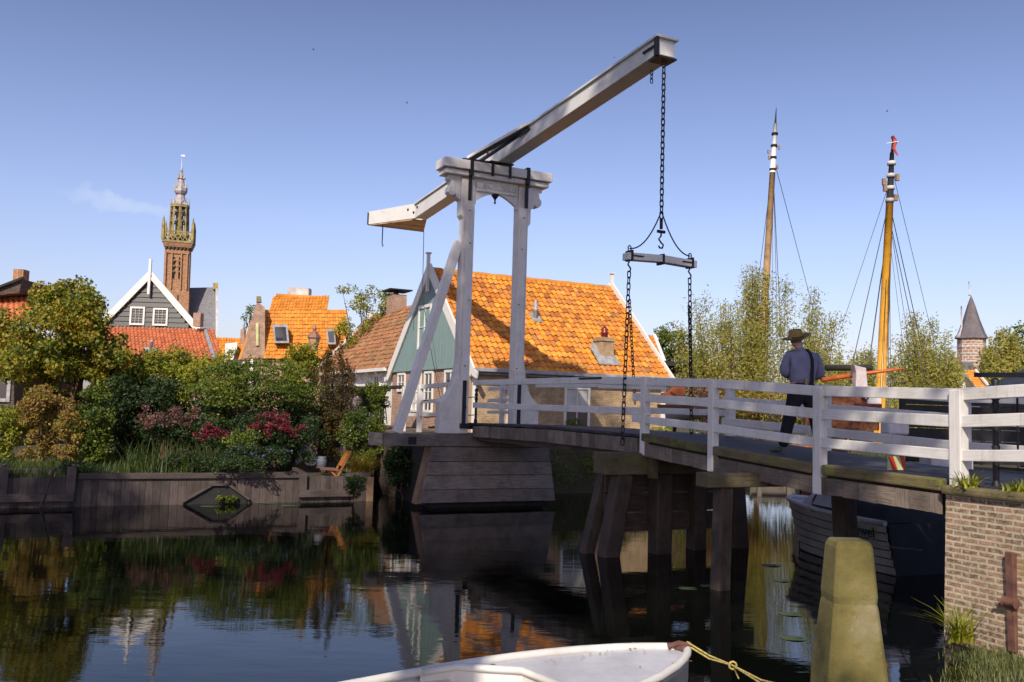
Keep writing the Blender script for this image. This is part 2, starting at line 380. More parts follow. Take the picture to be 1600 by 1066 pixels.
def clumps(c, r, n, per, cr, shell=.55, low=-1., seed=None):
    """leaf positions: n lumps spread through an ellipsoid, each a fuzzy ball of per leaves"""
    c = np.array(c, float); r = np.array(r, float)
    d = unit(RNG.normal(size=(n, 3))); d[:, 2] = np.maximum(d[:, 2], low)
    k = RNG.uniform(shell, 1, (n, 1)); cc = c+d*k*r
    s = RNG.uniform(.55, 1.35, n); out = []
    for i in range(n):
        m = int(per*s[i]**1.6)+4; q = unit(RNG.normal(size=(m, 3)))*RNG.uniform(.25, 1, (m, 1))**.6
        out.append(cc[i]+q*cr*s[i]*np.array([1, 1, .8]))
    return np.concatenate(out), cc
def plant(name, label, cat, base, parts, group=None, stems=None, stem_mat=None, stem_name='trunk'):
    """parts: (part name, points, size, narrow, droop, material)"""
    t = thing(name, label, cat, base, group)
    for nm, P, sz, nar, dr, mt in parts:
        V, F = leafquads(P, sz, nar, dr); arrmesh(nm, V, F, mt, t)
    if stems:
        b = MB()
        for pts, rd in stems: b.tube(pts, rd, 6)
        b.build(stem_name, stem_mat or BARK, t)
    return t
def limbs(base, cc, r0, n=10, fork=.45):
    """trunk and limbs reaching some of the clump centres"""
    base = Vector(base); top = Vector(cc.mean(0)); f = base.lerp(top, fork); out = []
    mid = base.lerp(f, .5)+Vector((random.uniform(-.1, .1), random.uniform(-.1, .1), 0))
    out.append(([base, mid, f], [r0, r0*.85, r0*.7]))
    for i in RNG.choice(len(cc), min(n, len(cc)), replace=False):
        e = Vector(cc[i]); m = f.lerp(e, .5)+Vector((random.uniform(-.15, .15),)*3)
        out.append(([f, m, e], [r0*.5, r0*.28, r0*.08]))
    return out
def blades(name, P, h, w, mat, parent=None, lean=.5, seg=3):
    """grass blades: curved tapering strips rooted at P"""
    n = len(P); a = RNG.uniform(0, 2*np.pi, n); D = np.stack([np.cos(a), np.sin(a), 0*a], 1); S = np.stack([-np.sin(a), np.cos(a), 0*a], 1)
    H = h*RNG.uniform(.5, 1.2, (n, 1)); l = lean*RNG.uniform(.2, 1.3, (n, 1)); rows = []
    for k in range(seg+1):
        t = k/seg; c = P+np.array([0, 0, 1])*H*(t-.25*l*t*t)+D*H*l*t*t; ww = w*(1-t*.92)
        rows.append(c-S*ww/2); rows.append(c+S*ww/2)
    V = np.stack(rows, 1).reshape(-1, 3); m = 2*(seg+1); F = []
    for k in range(seg):
        q = np.array([2*k, 2*k+1, 2*k+3, 2*k+2]); F.append(np.arange(n)[:, None]*m+q)
    return arrmesh(name, V, np.concatenate(F), mat, parent)
# ------------------------------------------------------------------ camera, light, sky
cam = bpy.data.cameras.new('camera'); co = bpy.data.objects.new('camera', cam); C.objects.link(co)
cam.sensor_width = 36; cam.lens = 31.5; cam.clip_start = .05; cam.clip_end = 6000
M = Matrix((RT, UP, -FW)).transposed().to_4x4(); M.translation = (0, 0, CAMZ); co.matrix_world = M
bpy.context.scene.camera = co
ELEV = 38; AZ = Vector((.25, .97, 0)).normalized()          # horizontal direction the light travels
sl = bpy.data.lights.new('sun', 'SUN'); so = bpy.data.objects.new('sun', sl); C.objects.link(so)
sl.energy = 5.0; sl.angle = R(.53); sl.color = (1, .89, .73)
ld = AZ*math.cos(R(ELEV))+Vector((0, 0, -math.sin(R(ELEV)))); so.rotation_euler = ld.to_track_quat('-Z', 'Y').to_euler(); so.location = (-6, -20, 30)
w = bpy.data.worlds.new('World'); bpy.context.scene.world = w; w.use_nodes = True; nt = w.node_tree
bg = nt.nodes['Background']; sky = nn(nt, 'ShaderNodeTexSky', sky_type='NISHITA'); sky.sun_disc = False
sky.sun_elevation = R(ELEV); sky.sun_rotation = math.atan2(-AZ.x, -AZ.y); sky.altitude = 0; sky.air_density = 1.1; sky.dust_density = 1.3; sky.ozone_density = 2.6
# thin cirrus streak and a haze of wisps, fixed in the sky by direction
tc = nn(nt, 'ShaderNodeTexCoord'); sep = nn(nt, 'ShaderNodeSeparateXYZ'); nt.links.new(tc.outputs['Generated'], sep.inputs[0])
dv = at(195, 318, 10)-Vector((0, 0, CAMZ)); dv.normalize()
e1 = (at(255, 332, 10)-at(135, 308, 10)).normalized(); e2 = dv.cross(e1).normalized()
def dot(v):
    n = nn(nt, 'ShaderNodeVectorMath', operation='DOT_PRODUCT'); nt.links.new(tc.outputs['Generated'], n.inputs[0]); n.inputs[1].default_value = v; return n.outputs['Value']
def math_(op, a, b=None):
    n = nn(nt, 'ShaderNodeMath', operation=op)
    for i, v in enumerate((a, b)):
        if v is None: continue
        if isinstance(v, (int, float)): n.inputs[i].default_value = v
        else: nt.links.new(v, n.inputs[i])
    return n.outputs[0]
cn = noise(nt, tc.outputs['Generated'], 26, 5, .6)
x1 = math_('DIVIDE', math_('SUBTRACT', dot(e1), dv.dot(e1)), .055)
wob = math_('MULTIPLY', math_('SUBTRACT', cn, .5), .05)
x2 = math_('DIVIDE', math_('ADD', math_('SUBTRACT', dot(e2), dv.dot(e2)), wob), .0105)
d2 = math_('ADD', math_('MULTIPLY', x1, x1), math_('MULTIPLY', x2, x2))
cl = math_('MULTIPLY', math_('MAXIMUM', math_('SUBTRACT', 1, d2), 0), .55)
gate = math_('GREATER_THAN', dot(tuple(dv)), .9)
cl = math_('MULTIPLY', math_('MULTIPLY', cl, gate), cn)
tint = mix(nt, 1.0, sky.outputs[0], (1.09, .94, 1.08), 'MULTIPLY')
sz = nn(nt, 'ShaderNodeSeparateXYZ'); nt.links.new(tc.outputs['Generated'], sz.inputs[0])
gr = ramp(nt, [(.0, (1.30,)*3), (.20, (1.34,)*3), (.30, (1.2,)*3), (.44, (.94,)*3)]); nt.links.new(sz.outputs[2], gr.inputs[0])
tint = mix(nt, 1.0, tint, gr.outputs[0], 'MULTIPLY')
clm = mix(nt, cl, tint, (7.2, 7.6, 8.4)); nt.links.new(clm, bg.inputs[0]); bg.inputs[1].default_value = .115
vs = bpy.context.scene.view_settings; vs.view_transform = 'Standard'; vs.look = 'None'; vs.exposure = 0; vs.gamma = 1
# ------------------------------------------------------------------ setting: water and land
wm, wn, wb = newmat('canal_water'); wb.inputs['Base Color'].default_value = (.003, .004, .003, 1); wb.inputs['Roughness'].default_value = .012
wb.inputs['IOR'].default_value = 1.33; wb.inputs['Specular IOR Level'].default_value = .5
v = coords(wn, 'Object', (1, 2.3, 1)); a = noise(wn, v, 1.4, 3, .5); v2 = coords(wn, 'Object', (1, 3.4, 1)); b2 = noise(wn, v2, 5.5, 3, .55)
s_ = nn(wn, 'ShaderNodeMath', operation='MULTIPLY_ADD'); wn.links.new(b2, s_.inputs[0]); s_.inputs[1].default_value = .16; wn.links.new(a, s_.inputs[2])
bump(wn, wb, s_.outputs[0], .075, .03)
tag(MB().add([(-900, -300, 0), (900, -300, 0), (900, 1600, 0), (-900, 1600, 0)], [(0, 1, 2, 3)]).build('canal_water', wm), kind='structure')
def ground_mat(name, c1, c2, c3):
    m, nt, b = newmat(name); v = coords(nt, 'Object', 1.0); n = noise(nt, v, 1.1, 8, .7)
    r = ramp(nt, [(.3, c1), (.5, c2), (.7, c3)]); nt.links.new(n, r.inputs[0]); nt.links.new(r.outputs[0], b.inputs['Base Color'])
    b.inputs['Roughness'].default_value = .95; n2 = noise(nt, v, 14, 5); bump(nt, b, n2, .8, .05); return m
GRND = ground_mat('bank_ground', (.03, .04, .012), (.06, .05, .025), (.045, .065, .015))
def land(name, outline, z, mat, depth=1.2):
    """flat land with vertical sides down below the water"""
    b = MB(); b.prism([Vector((x, y, z-depth)) for x, y in outline], (0, 0, depth)); return tag(b.build(name, mat), kind='structure')
def Bxy(s, t): p = B(s, t, 0); return (p.x, p.y)
land('garden_ground', [Bxy(-1.65, -60), Bxy(-1.65, -2.0), Bxy(-5.2, -.6), Bxy(-60, -.6), Bxy(-60, -60)], .62, GRND)
land('street_ground', [Bxy(-2.6, -1.0), Bxy(-2.6, 2.2), Bxy(-3.4, 2.2), Bxy(-60, 2.2), Bxy(-60, -1.0)], 1.66, PAVE, 2)
land('house_ground', [Bxy(-3.6, 2.0), Bxy(-3.2, 9.6), Bxy(-14, 9.8), Bxy(-90, 30), Bxy(-90, 2.2)], 1.3, GRND, 2)
land('far_bank', [(9.5, 34), (90, 33.4), (90, 44), (9, 44)], .75, GRND)
land('distant_ground', [(-600, 64), (600, 64), (900, 1500), (-900, 1500)], .8, GRND)
b = MB()                                                   # near bank, sloping to the water
e = [(-60, -14), (-20, -2), (-6, 3.0), (-1, 4.2), (1.9, 5.6), (3.3, 7.6), (4.45, 9.45), (5.05, 10.2)]
up = [(-60, -16), (-20, -4), (-6, 1.5), (-.5, 2.5), (2.7, 4.4), (4.2, 6.9), (5.1, 8.8), (5.5, 9.9)]
V = [(x, y, -.08) for x, y in e]+[(x, y, .04) for x, y in up]+[(x+ (6 if x > -7 else 0), y-6, .9) for x, y in up]+[(-60, -60, .9), (60, -60, .9), (60, 9, 1.3), (12, 12, 1.3)]
n = len(e); F = [(i, i+1, n+i+1, n+i) for i in range(n-1)]+[(n+i, n+i+1, 2*n+i+1, 2*n+i) for i in range(n-1)]
F += [tuple([3*n]+[3*n+1]+[3*n+2]+[2*n+i for i in range(n-1, -1, -1)])]
tag(b.add(V, F).build('near_bank', GRND), kind='structure')
# ------------------------------------------------------------------ drawbridge
bridge = thing('drawbridge', 'white wooden drawbridge with gate posts, tilted balance beam and chains over the canal', 'drawbridge', B(.25, .4, 1.7))
bev = .012
# gate posts with flared feet
TL = [(-.19, 1.77), (-.19, 8.0), (-.54, 8.0), (-.54, 7.1), (-.47, 7.0), (-.47, 3.6), (-.53, 3.2), (-.60, 2.92), (-.70, 2.72), (-.82, 2.6), (-.92, 2.53), (-.92, 1.77)]
def mirror(pts, c=.42): return [(2*c-t, z) for t, z in pts][::-1]
for side, pts in ((0, TL), (1, mirror(TL))):
    b = MB(); b.prism([B(.14, t, z) for t, z in pts][::-1], DD*.28)
    t0 = -.43 if side == 0 else 1.0
    b.bb(.42, .50, t0+.02, t0+.22, 1.78, 7.45)             # raised face board
    gp_ = b.build('gate_post', WHITE, bridge, bev)
    for z in (2.4, 3.4, 5.0, 6.4, 7.2): t = (-.3, 1.1)[side]+random.uniform(-.05, .05); MB().tube([B(.49, t, z), B(.52, t, z)], .016, 8).build('bolt', IRON, gp_)
    tt = (-.33, 1.15)[side]
    g = MB(); g.bb(.5, .53, tt-.045, tt+.045, 1.95, 3.05); g.bb(.5, .56, tt-.1, tt+.16, 1.9, 2.02); g.build('foot_strap', IRON, bridge)
# scroll brackets under the crossbeam
for sg in (-1, 1):
    pts = [(0, 8.06), (.34, 8.06), (.34, 7.95), (.26, 7.9), (.27, 7.8), (.33, 7.74), (.335, 7.64), (.27, 7.56), (.2, 7.55), (.14, 7.60), (.1, 7.52), (.0, 7.45)]
    c = -.54 if sg < 0 else 1.38
    P = [B(.12, c+sg*u, z) for u, z in pts]
    if sg < 0: P = P[::-1]
    MB().prism(P[::-1], DD*.24).build('scroll_bracket', WHITE, bridge, bev)
# arched board with name plate
ar = [(-.19, 8.06)]+[(-.19, 7.42), (-.13, 7.42)]+[(-.13+1.1*k/10, 7.5+.24*math.sin(math.pi*k/10)) for k in range(11)]+[(.97, 7.42), (1.03, 7.42), (1.03, 8.06)]
ab = MB().prism([B(.26, t, z) for t, z in ar], DD*.1).build('arched_board', WHITE, bridge)
np_ = MB(); np_.bb(.362, .385, -.12, .94, 7.78, 7.99); np_.bb(.362, .40, -.14, .96, 7.75, 7.782)
plate = np_.build('name_plate', WHITE, ab)
cu = bpy.data.curves.new('t', 'FONT'); cu.body = 'KWAKELBRUG'; cu.size = .17; cu.extrude = .012; cu.align_x = 'CENTER'; cu.align_y = 'CENTER'
to = bpy.data.objects.new('t', cu); C.objects.link(to)
def text_mesh(to, name, mat, parent, origin, xdir, zdir):
    dg = bpy.context.evaluated_depsgraph_get(); me = bpy.data.meshes.new_from_object(to.evaluated_get(dg)); bpy.data.objects.remove(to)
    n = xdir.cross(zdir); off = Vector(parent['_w'])
    for vv in me.vertices: c = vv.co.copy(); vv.co = origin+xdir*c.x+zdir*c.y+n*c.z-off
    me.materials.clear(); me.materials.append(mat); o = bpy.data.objects.new(name, me); C.objects.link(o); o.parent = parent; return o
text_mesh(to, 'lettering', WHITE, ab, B(.392, .41, 7.885), PP, Vector((0, 0, 1)))
pl = MB(); pl.lathe([(.015, 0), (.03, .03), (.015, .07), (.03, .12), (.09, .2), (.1, .24)], B(.3, .42, 7.50), 12); pl.build('pendant_finial', IRON, ab)
# crossbeam in two layers, iron straps
cb = MB(); cb.bb(-.02, .58, -1.08, 1.90, 8.20, 8.43); cb.bb(.02, .5, -1.01, 1.84, 8.06, 8.185); cbo = cb.build('crossbeam', WHITE, bridge, .02)
for t in (-.36, 1.2):
    g = MB(); g.bb(.582, .6, t-.045, t+.045, 8.2, 8.47); g.bb(.502, .6, t-.045, t+.045, 8.05, 8.2); g.bb(.5, .52, t-.045, t+.045, 7.45, 8.05); g.bb(-.03, .6, t-.045, t+.045, 8.46, 8.475); g.build('iron_strap', IRON, cbo)
g = MB()
for t in (.2, .68): g.bb(.582, .6, t-.035, t+.035, 8.12, 8.49)
g.bb(.05, .62, .12, .76, 8.462, 8.50); g.build('bearing_plate', IRON, cbo)
# balance beam: shaft, cap board, forked tail with counterweight floor
BT = .32; BW = .39
def zt(s): return 8.78+.056*(s+1.5)
def zt2(s): return 8.62 if s < -5.2 else zt(s)
bm = MB()
TL0, TL1 = -5.2, 7.25
bm.hexa([B(TL0, BT, zt(TL0)-.46), B(TL0, BT+BW, zt(TL0)-.46), B(TL0, BT+BW, zt(TL0)-.05), B(TL0, BT, zt(TL0)-.05), B(TL1, BT, zt(TL1)-.35), B(TL1, BT+BW, zt(TL1)-.35), B(TL1, BT+BW, zt(TL1)-.05), B(TL1, BT, zt(TL1)-.05)])
beam = bm.build('balance_beam', BEAMW, bridge, bev)
cp = MB(); cp.hexa([B(TL0, BT-.05, zt(TL0)-.045), B(TL0, BT+BW+.05, zt(TL0)-.045), B(TL0, BT+BW+.05, zt(TL0)), B(TL0, BT-.05, zt(TL0)), B(TL1+.06, BT-.05, zt(TL1)-.045), B(TL1+.06, BT+BW+.05, zt(TL1)-.045), B(TL1+.06, BT+BW+.05, zt(TL1)), B(TL1+.06, BT-.05, zt(TL1))])
cp.build('cap_board', BEAMW, beam, .006)
tl = MB()                                                  # splayed tail cheeks
za = zt(TL0); zb = 8.60
for t0, t1, wd in ((BT, -.5, .12), (BT+BW, 1.42, -.12)):
    tl.hexa([B(TL0, t0, za-.46), B(TL0, t0+wd, za-.46), B(TL0, t0+wd, za), B(TL0, t0, za), B(-7.3, t1, zb-.42), B(-7.3, t1+wd, zb-.42), B(-7.3, t1+wd, zb), B(-7.3, t1, zb)])
tl.bb(-7.3, -7.18, -.38, 1.3, zb-.42, zb)
tl.build('tail_cheek', BEAMW, beam, .01)
fl = MB()
for k in range(9):
    s0 = -5.35-k*.215; f0 = (s0-TL0)/(-7.3-TL0); s1 = s0-.2; f1 = (s1-TL0)/(-7.3-TL0)
    za0 = za-.5+(zb-.45-za+.5)*f0; za1 = za-.5+(zb-.45-za+.5)*f1
    a0, a1 = BT+(-.5-BT)*f0+.02, BT+(-.5-BT)*f1+.02; c0, c1 = BT+BW+(1.42-BT-BW)*f0-.02, BT+BW+(1.42-BT-BW)*f1-.02
    fl.hexa([B(s0, a0, za0), B(s1, a1, za1), B(s1, a1, za1+.04), B(s0, a0, za0+.04), B(s0, c0, za0), B(s1, c1, za1), B(s1, c1, za1+.04), B(s0, c0, za0+.04)])
fl.build('counterweight_floor', timber('varnished_floor', (.62, .44, .26), (.42, .26, .14), None, .6), beam)
g = MB(); g.bb(TL1-.02, TL1+.07, BT-.06, BT-.002, zt(TL1)-.40, zt(TL1)-.05); g.bb(TL1-.42, TL1-.02, BT-.035, BT-.002, zt(TL1)-.22, zt(TL1)-.18, z0b=zt(TL1)-.2, z1b=zt(TL1)-.16)
g.bb(TL1-.25, TL1+.06, BT-.01, BT+BW+.01, zt(TL1)-.42, zt(TL1)-.385)
g.build('beam_band', IRON, beam); g = MB(); g.bb(-7.31, -7.29, -.5, 1.42, zb-.44, zb-.40); g.bb(-7.31, -7.26, -.53, -.505, zb-.42, zb-.03); g.build('tail_band', IRON, beam)
for (s, z) in ((-5.0, 8.42), (-5.25, 8.3), (-5.5, 8.42)):
    g = MB(); g.tube([B(s, BT-.03-max(0, -5.2-s)*.38, z), B(s, BT+.02, z)], .035, 8); g.build('tail_bolt', IRON, beam)
# iron stays in the fork above the near post
g = MB(); g.bar(B(.3, -.32, 8.5), B(2.2, BT-.01, zt(2.2)-.06), .05, .09); g.bar(B(.3, -.02, 8.52), B(2.3, BT-.015, zt(2.3)-.12), .05, .06); g.bar(B(.3, -.5, 8.5), B(.3, .25, 8.53), .12, .05); g.bar(B(.95, -.12, 8.5), B(.95, -.12, 8.66), .04, .04)
g.build('iron_stay', IRON, beam)
g = MB(); g.bar(B(.32, -.36, 8.56), B(2.3, BT-.03, zt(2.3)-.0), .07, .07); g.build('stay_cover', BEAMW, beam)
g = MB(); g.tube([B(-7.0, -.1, 8.2), B(-7.0, -.1, 7.55), B(-7.0, -.06, 7.5), B(-7.0, -.1, 7.47)], .018, 6); g.tube([B(-7.25, 1.4, 8.2), B(-7.2, 1.42, 6.0), B(-6.6, 1.6, 4.0), B(-5.6, 1.6, 2.4)], .011, 5); g.build('tail_rope', IRON, beam)
# chains
def link(b, c, d, L, W, r, flip):
    d = Vector(d).normalized(); x = d.cross(PP if flip else DD).normalized(); a = (L-W)/2; P = []
    for k in range(8):
        an = math.pi*k/7; P.append(c+d*(a+math.sin(an)*W/2)+x*math.cos(an)*W/2)
    for k in range(8):
        an = math.pi*k/7; P.append(c-d*(a+math.sin(an)*W/2)-x*math.cos(an)*W/2)
    b.tube(P, r, 6, closed=True)
def chain(name, a, e, L=.13, W=.062, r=.0105, sag=0, parent=bridge):
    b = MB(); a = Vector(a); e = Vector(e); n = max(2, int((e-a).length*(1+sag*sag*.1)/(L-2.6*r))); P = []
    for k in range(n+1):
        t = k/n; p = a.lerp(e, t); p.z -= sag*4*t*(1-t); P.append(p)
    for k in range(n): link(b, (P[k]+P[k+1])/2, P[k+1]-P[k], L, W, r, k % 2)
    return b.build(name, CHAIN, parent)
YS = 7.08; YC = .60; YZ = 5.20
chain('hoist_chain', B(7.16, BT+.22, zt(TL1)-.42), B(YS, YC, 5.95), .135, .066, .012)
b = MB()
b.tube([B(YS, YC, 5.95), B(YS, YC, 5.75)], .03, 8); b.tube([B(YS, YC-.08, 5.70), B(YS, YC+.08, 5.70)], .03, 8)
b.tube([B(YS, YC+x, z) for x, z in ((0, 5.72), (0, 5.62), (-.05, 5.56), (.0, 5.5), (.055, 5.46), (.03, 5.4), (-.03, 5.4), (-.05, 5.44))], .017, 6); b.build('hook', CHAIN, bridge)
chain('spare_chain', B(6.75, BT+.24, zt(6.75)-.42), B(6.75, BT+.24, zt(6.75)-.66), .10, .05, .009)
b = MB()
for e1_, dt in ((-.68, -.62), (.66, .66)):
    P = []
    for k in range(13):
        t = k/12; P.append(B(YS, YC+e1_*t, 6.08+(YZ+.12-6.08)*(1-(1-t)**2.1)))
    b.tube(P, .013, 5)
b.build('guard_cable', IRON, bridge)
yk = MB()
q = lambda t, z0, z1: [B(YS-.09, t, z0), B(YS+.09, t, z0), B(YS+.09, t, z1), B(YS-.09, t, z1)]
for ta, tb, z0, z1, y0, y1 in ((-.17, .60, 5.10, 5.23, 5.13, 5.26), (.60, 1.36, 5.13, 5.26, 5.10, 5.23)):
    yk.hexa(q(ta, z0, z1)+q(tb, y0, y1))
yko = yk.build('yoke', BEAMW, bridge, .008)
g = MB(); g.bb(YS-.1, YS+.1, YC-.022, YC+.022, 5.09, 5.28); g.build('yoke_band', CHAIN, yko)
for t in (-.08, 1.26):
    g = MB(); g.bb(YS-.1, YS+.1, t-.022, t+.022, 5.09, 5.28); g.bb(YS+.092, YS+.104, t, t+(.24 if t < 0 else -.24), 5.17, 5.195); link(g, B(YS, t, 5.32), (0, 0, 1), .1, .06, .011, 0)
    g.tube([B(YS, t+x, z) for x, z in ((0, 5.08), (-.03, 5.03), (.03, 4.96), (.02, 4.9), (-.03, 4.9))], .015, 6); g.build('yoke_band', CHAIN, yko)
chain('deck_chain', B(YS, -.08, 4.9), B(7.0, -.1, 1.83)); chain('deck_chain', B(YS, 1.26, 4.9), B(7.0, 1.42, 1.95))
chain('slack_chain', B(YS, -.06, 4.4), B(7.05, .12, 2.55), .085, .045, .008); chain('slack_chain', B(YS, 1.25, 4.4), B(7.02, 1.38, 2.9), .085, .045, .008)
# lateral brace
b = MB(); b.bar(B(.22, -1.9, 1.76), B(.22, -.5, 6.45), .2, .22, DD); b.build('brace', WHITE, bridge, bev)
# sill timber and pier
b = MB(); b.bb(.05, .42, -2.3, 2.36, 1.46, 1.75); b.bb(.0, .46, -2.52, -2.31, 1.47, 1.76)
b.build('sill_beam', PLANK, bridge, .015)
for t in (-1.58, 2.12): MB().bb(.425, .43, t-.1, t+.1, 1.5, 1.68).build('mortise', BLACKW, bridge)
b = MB(); zz = [1.45, 1.1, .78, .44, .13]
for i in range(4):
    z1, z0 = zz[i]-.006, zz[i+1]+.006; f = lambda z: (1.45-z)/1.32
    for (sa, sb, ta, tb) in ((.34, .40, lambda k: -1.07-.27*k, lambda k: 2.1+.17*k),):
        b.hexa([B(sa, ta(f(z0)), z0), B(sb+.08*f(z0), ta(f(z0)), z0), B(sb+.08*f(z1), ta(f(z1)), z1), B(sa, ta(f(z1)), z1), B(sa, tb(f(z0)), z0), B(sb+.08*f(z0), tb(f(z0)), z0), B(sb+.08*f(z1), tb(f(z1)), z1), B(sa, tb(f(z1)), z1)])
b.build('pier_planking', PLANK, bridge, .006)
b = MB(); b.hexa([B(.33, -1.40, .1), B(.33, -1.26, .1), B(.02, -1.26, .1), B(.02, -1.40, .1), B(.33, -1.10, 1.45), B(.33, -.98, 1.45), B(.02, -.98, 1.45), B(.02, -1.10, 1.45)])
b.build('pier_side', timber('pier_side_wood', (.30, .2, .13), (.12, .08, .05)), bridge)
b = MB(); b.bb(-2.2, .3, -1.0, 2.02, -.6, 1.44); b.build('pier_core', BLACKW, bridge)
# leaves of the deck
def dz(s):
    P = [(-6, 1.70), (-2.6, 1.85), (0, 2.03), (4, 2.07), (7.5, 2.03), (9.4, 1.90), (11.5, 1.77), (13.6, 1.72), (16, 1.74)]
    for (a, za), (b_, zb_) in zip(P, P[1:]):
        if a <= s <= b_: return za+(zb_-za)*(s-a)/(b_-a)
    return P[0][1] if s < -6 else P[-1][1]
def tfar(s): return 1.62 if s < 0 else (1.62+(s/7.5)*.28 if s < 7.5 else 1.9+(s-7.5)/6*.5)
b = MB(); s = -2.6
while s < 7.42:
    e_ = s+.19; b.hexa([B(s, -.02, dz(s)-.05), B(s, -.02, dz(s)), B(e_-.008, -.02, dz(e_)), B(e_-.008, -.02, dz(e_)-.05), B(s, tfar(s)+.02, dz(s)-.05), B(s, tfar(s)+.02, dz(s)), B(e_-.008, tfar(s)+.02, dz(e_)), B(e_-.008, tfar(s)+.02, dz(e_)-.05)]); s = e_
b.build('bascule_deck', DECK, bridge)
b = MB(); s = 7.5
while s < 14.6:
    e_ = s+.19; b.hexa([B(s, -.04, dz(s)-.05), B(s, -.04, dz(s)), B(e_-.008, -.04, dz(e_)), B(e_-.008, -.04, dz(e_)-.05), B(s, tfar(s)+.05, dz(s)-.05), B(s, tfar(s)+.05, dz(s)), B(e_-.008, tfar(s)+.05, dz(e_)), B(e_-.008, tfar(s)+.05, dz(e_)-.05)]); s = e_
b.build('fixed_deck', DECK, bridge)
b = MB(); s = .45                                          # bascule fascia boards
while s < 7.3:
    w_ = random.uniform(.16, .26); e_ = min(s+w_, 7.42); b.bb(s, e_-.006, -.06, -.025, dz(s)-.07-.26, dz(s)-.07)
    s = e_
b.build('bascule_fascia', FASCIA, bridge)
b = MB(); s = 7.62
while s < 13.3:
    w_ = random.uniform(.18, .32); e_ = min(s+w_, 13.42); zo = random.uniform(-.012, .012); b.bb(s, e_-.006, -.10, -.065, dz(s)-.14-.21, dz(s)-.135, z0b=dz(e_)-.35+zo, z1b=dz(e_)-.135); s = e_
b.build('fixed_fascia', FASCIA, bridge)
b = MB()
for s0, s1 in ((7.62, 9.33), (9.5, 11.5), (11.68, 13.45)): b.bb(s0, s1, -.14, .02, dz(s0)-.10, dz(s0)+.035, z0b=dz(s1)-.10, z1b=dz(s1)+.035)
b.build('mossy_kerb', MOSSY, bridge, .02)
b = MB()
for t in (.15, .8, 1.45): b.bb(.5, 7.35, t-.1, t+.1, 1.62, 1.95)
for t in (.12, 1.0, 1.85):
    for s0, s1 in ((7.6, 9.4), (9.4, 11.5), (11.5, 13.45)): b.bb(s0, s1, t-.1, t+.1, dz(s0)-.36, dz(s0)-.06, z0b=dz(s1)-.36, z1b=dz(s1)-.06)
b.build('girder', PILE, bridge)
# railings
def zr(s):
    P = [(-5, 2.95), (-1.5, 3.06), (0, 3.07), (7.5, 3.04), (9.4, 2.95), (11.5, 2.825), (13.6, 2.775), (16, 2.77)]
    for (a, za), (b_, zb_) in zip(P, P[1:]):
        if a <= s <= b_: return za+(zb_-za)*(s-a)/(b_-a)
    return 2.95
def rail(b, s0, s1, t0, t1, th, dz0, hh):
    b.hexa([B(s0, t0-th/2, zr(s0)-dz0-hh), B(s0, t0+th/2, zr(s0)-dz0-hh), B(s0, t0+th/2, zr(s0)-dz0), B(s0, t0-th/2, zr(s0)-dz0), B(s1, t1-th/2, zr(s1)-dz0-hh), B(s1, t1+th/2, zr(s1)-dz0-hh), B(s1, t1+th/2, zr(s1)-dz0), B(s1, t1-th/2, zr(s1)-dz0)])
def railing(lbl, rows, posts, pw=.13, down=.3):
    h = MB()
    for r_ in rows: rail(h, *r_)
    ho = h.build('railing', WHITE, bridge, .008)
    if lbl: ho['label'] = lbl
    for s, t, pw_, dn in posts:
        p = MB(); p.bb(s-pw_/2, s+pw_/2, t-pw_/2, t+pw_/2, dz(s)-dn, zr(s)-.02); p.build('rail_post', WHITE, ho, .01)
railing(None, [(.45, 6.25, -.05, -.05, .07, 0, .125), (.45, 7.75, -.05, -.05, .05, .54, .13), (6.1, 8.2, -.02, -.02, .08, .12, .1)], [])
R0 = [(7.3, 9.45), (9.45, 11.55), (11.55, 13.62), (13.62, 17)]
rows = []
for s0, s1 in R0: rows += [(s0-(1.1 if s0 == 7.3 else 0), s1, -.02, -.02, .12, 0, .135), (s0, s1, -.09, -.09, .045, .30, .135), (s0, s1, -.09, -.09, .045, .68, .125)]
railing('near three-board railing beside the walking person', rows, [(7.62, -.06, .125, .34), (9.42, -.06, .125, .36), (11.58, -.06, .135, .36), (13.62, -.06, .145, .1)])
rows = []
for s0, s1 in ((7.4, 9.6), (9.6, 11.9), (11.9, 14.2), (14.2, 17)): rows += [(s0, s1, tfar(s0)-.04, tfar(s1)-.04, .12, 0, .14), (s0, s1, tfar(s0)-.1, tfar(s1)-.1, .045, .30, .14), (s0, s1, tfar(s0)-.1, tfar(s1)-.1, .045, .68, .14)]
railing('far three-board railing behind the walking person', rows, [(s, tfar(s), .14, .3) for s in (7.5, 9.6, 11.95, 14.2)])
railing(None, [(.45, 7.4, 1.66, 1.9, .06, 0, .12), (.45, 7.4, 1.66, 1.9, .045, .54, .12)], [])
railing(None, [(-4.6, 0, -.05, -.05, .07, 0, .12), (-4.6, 0, -.05, -.05, .045, .42, .1), (-4.6, 0, -.05, -.05, .045, .78, .1)], [(-3.2, -.05, .13, .15), (-4.5, -.05, .13, .15)])
railing(None, [(-2.3, 0, 1.62, 1.62, .06, .05, .1), (-2.3, 0, 1.62, 1.62, .045, .38, .09), (-2.3, 0, 1.62, 1.62, .045, .7, .09)], [(-1.4, 1.62, .11, .15), (-.4, 1.62, .11, .15)])
b = MB(); b.bb(5.45, 6.25, -.1, -.02, 3.0, 3.04); b.build('latch_bar', IRON, bridge)
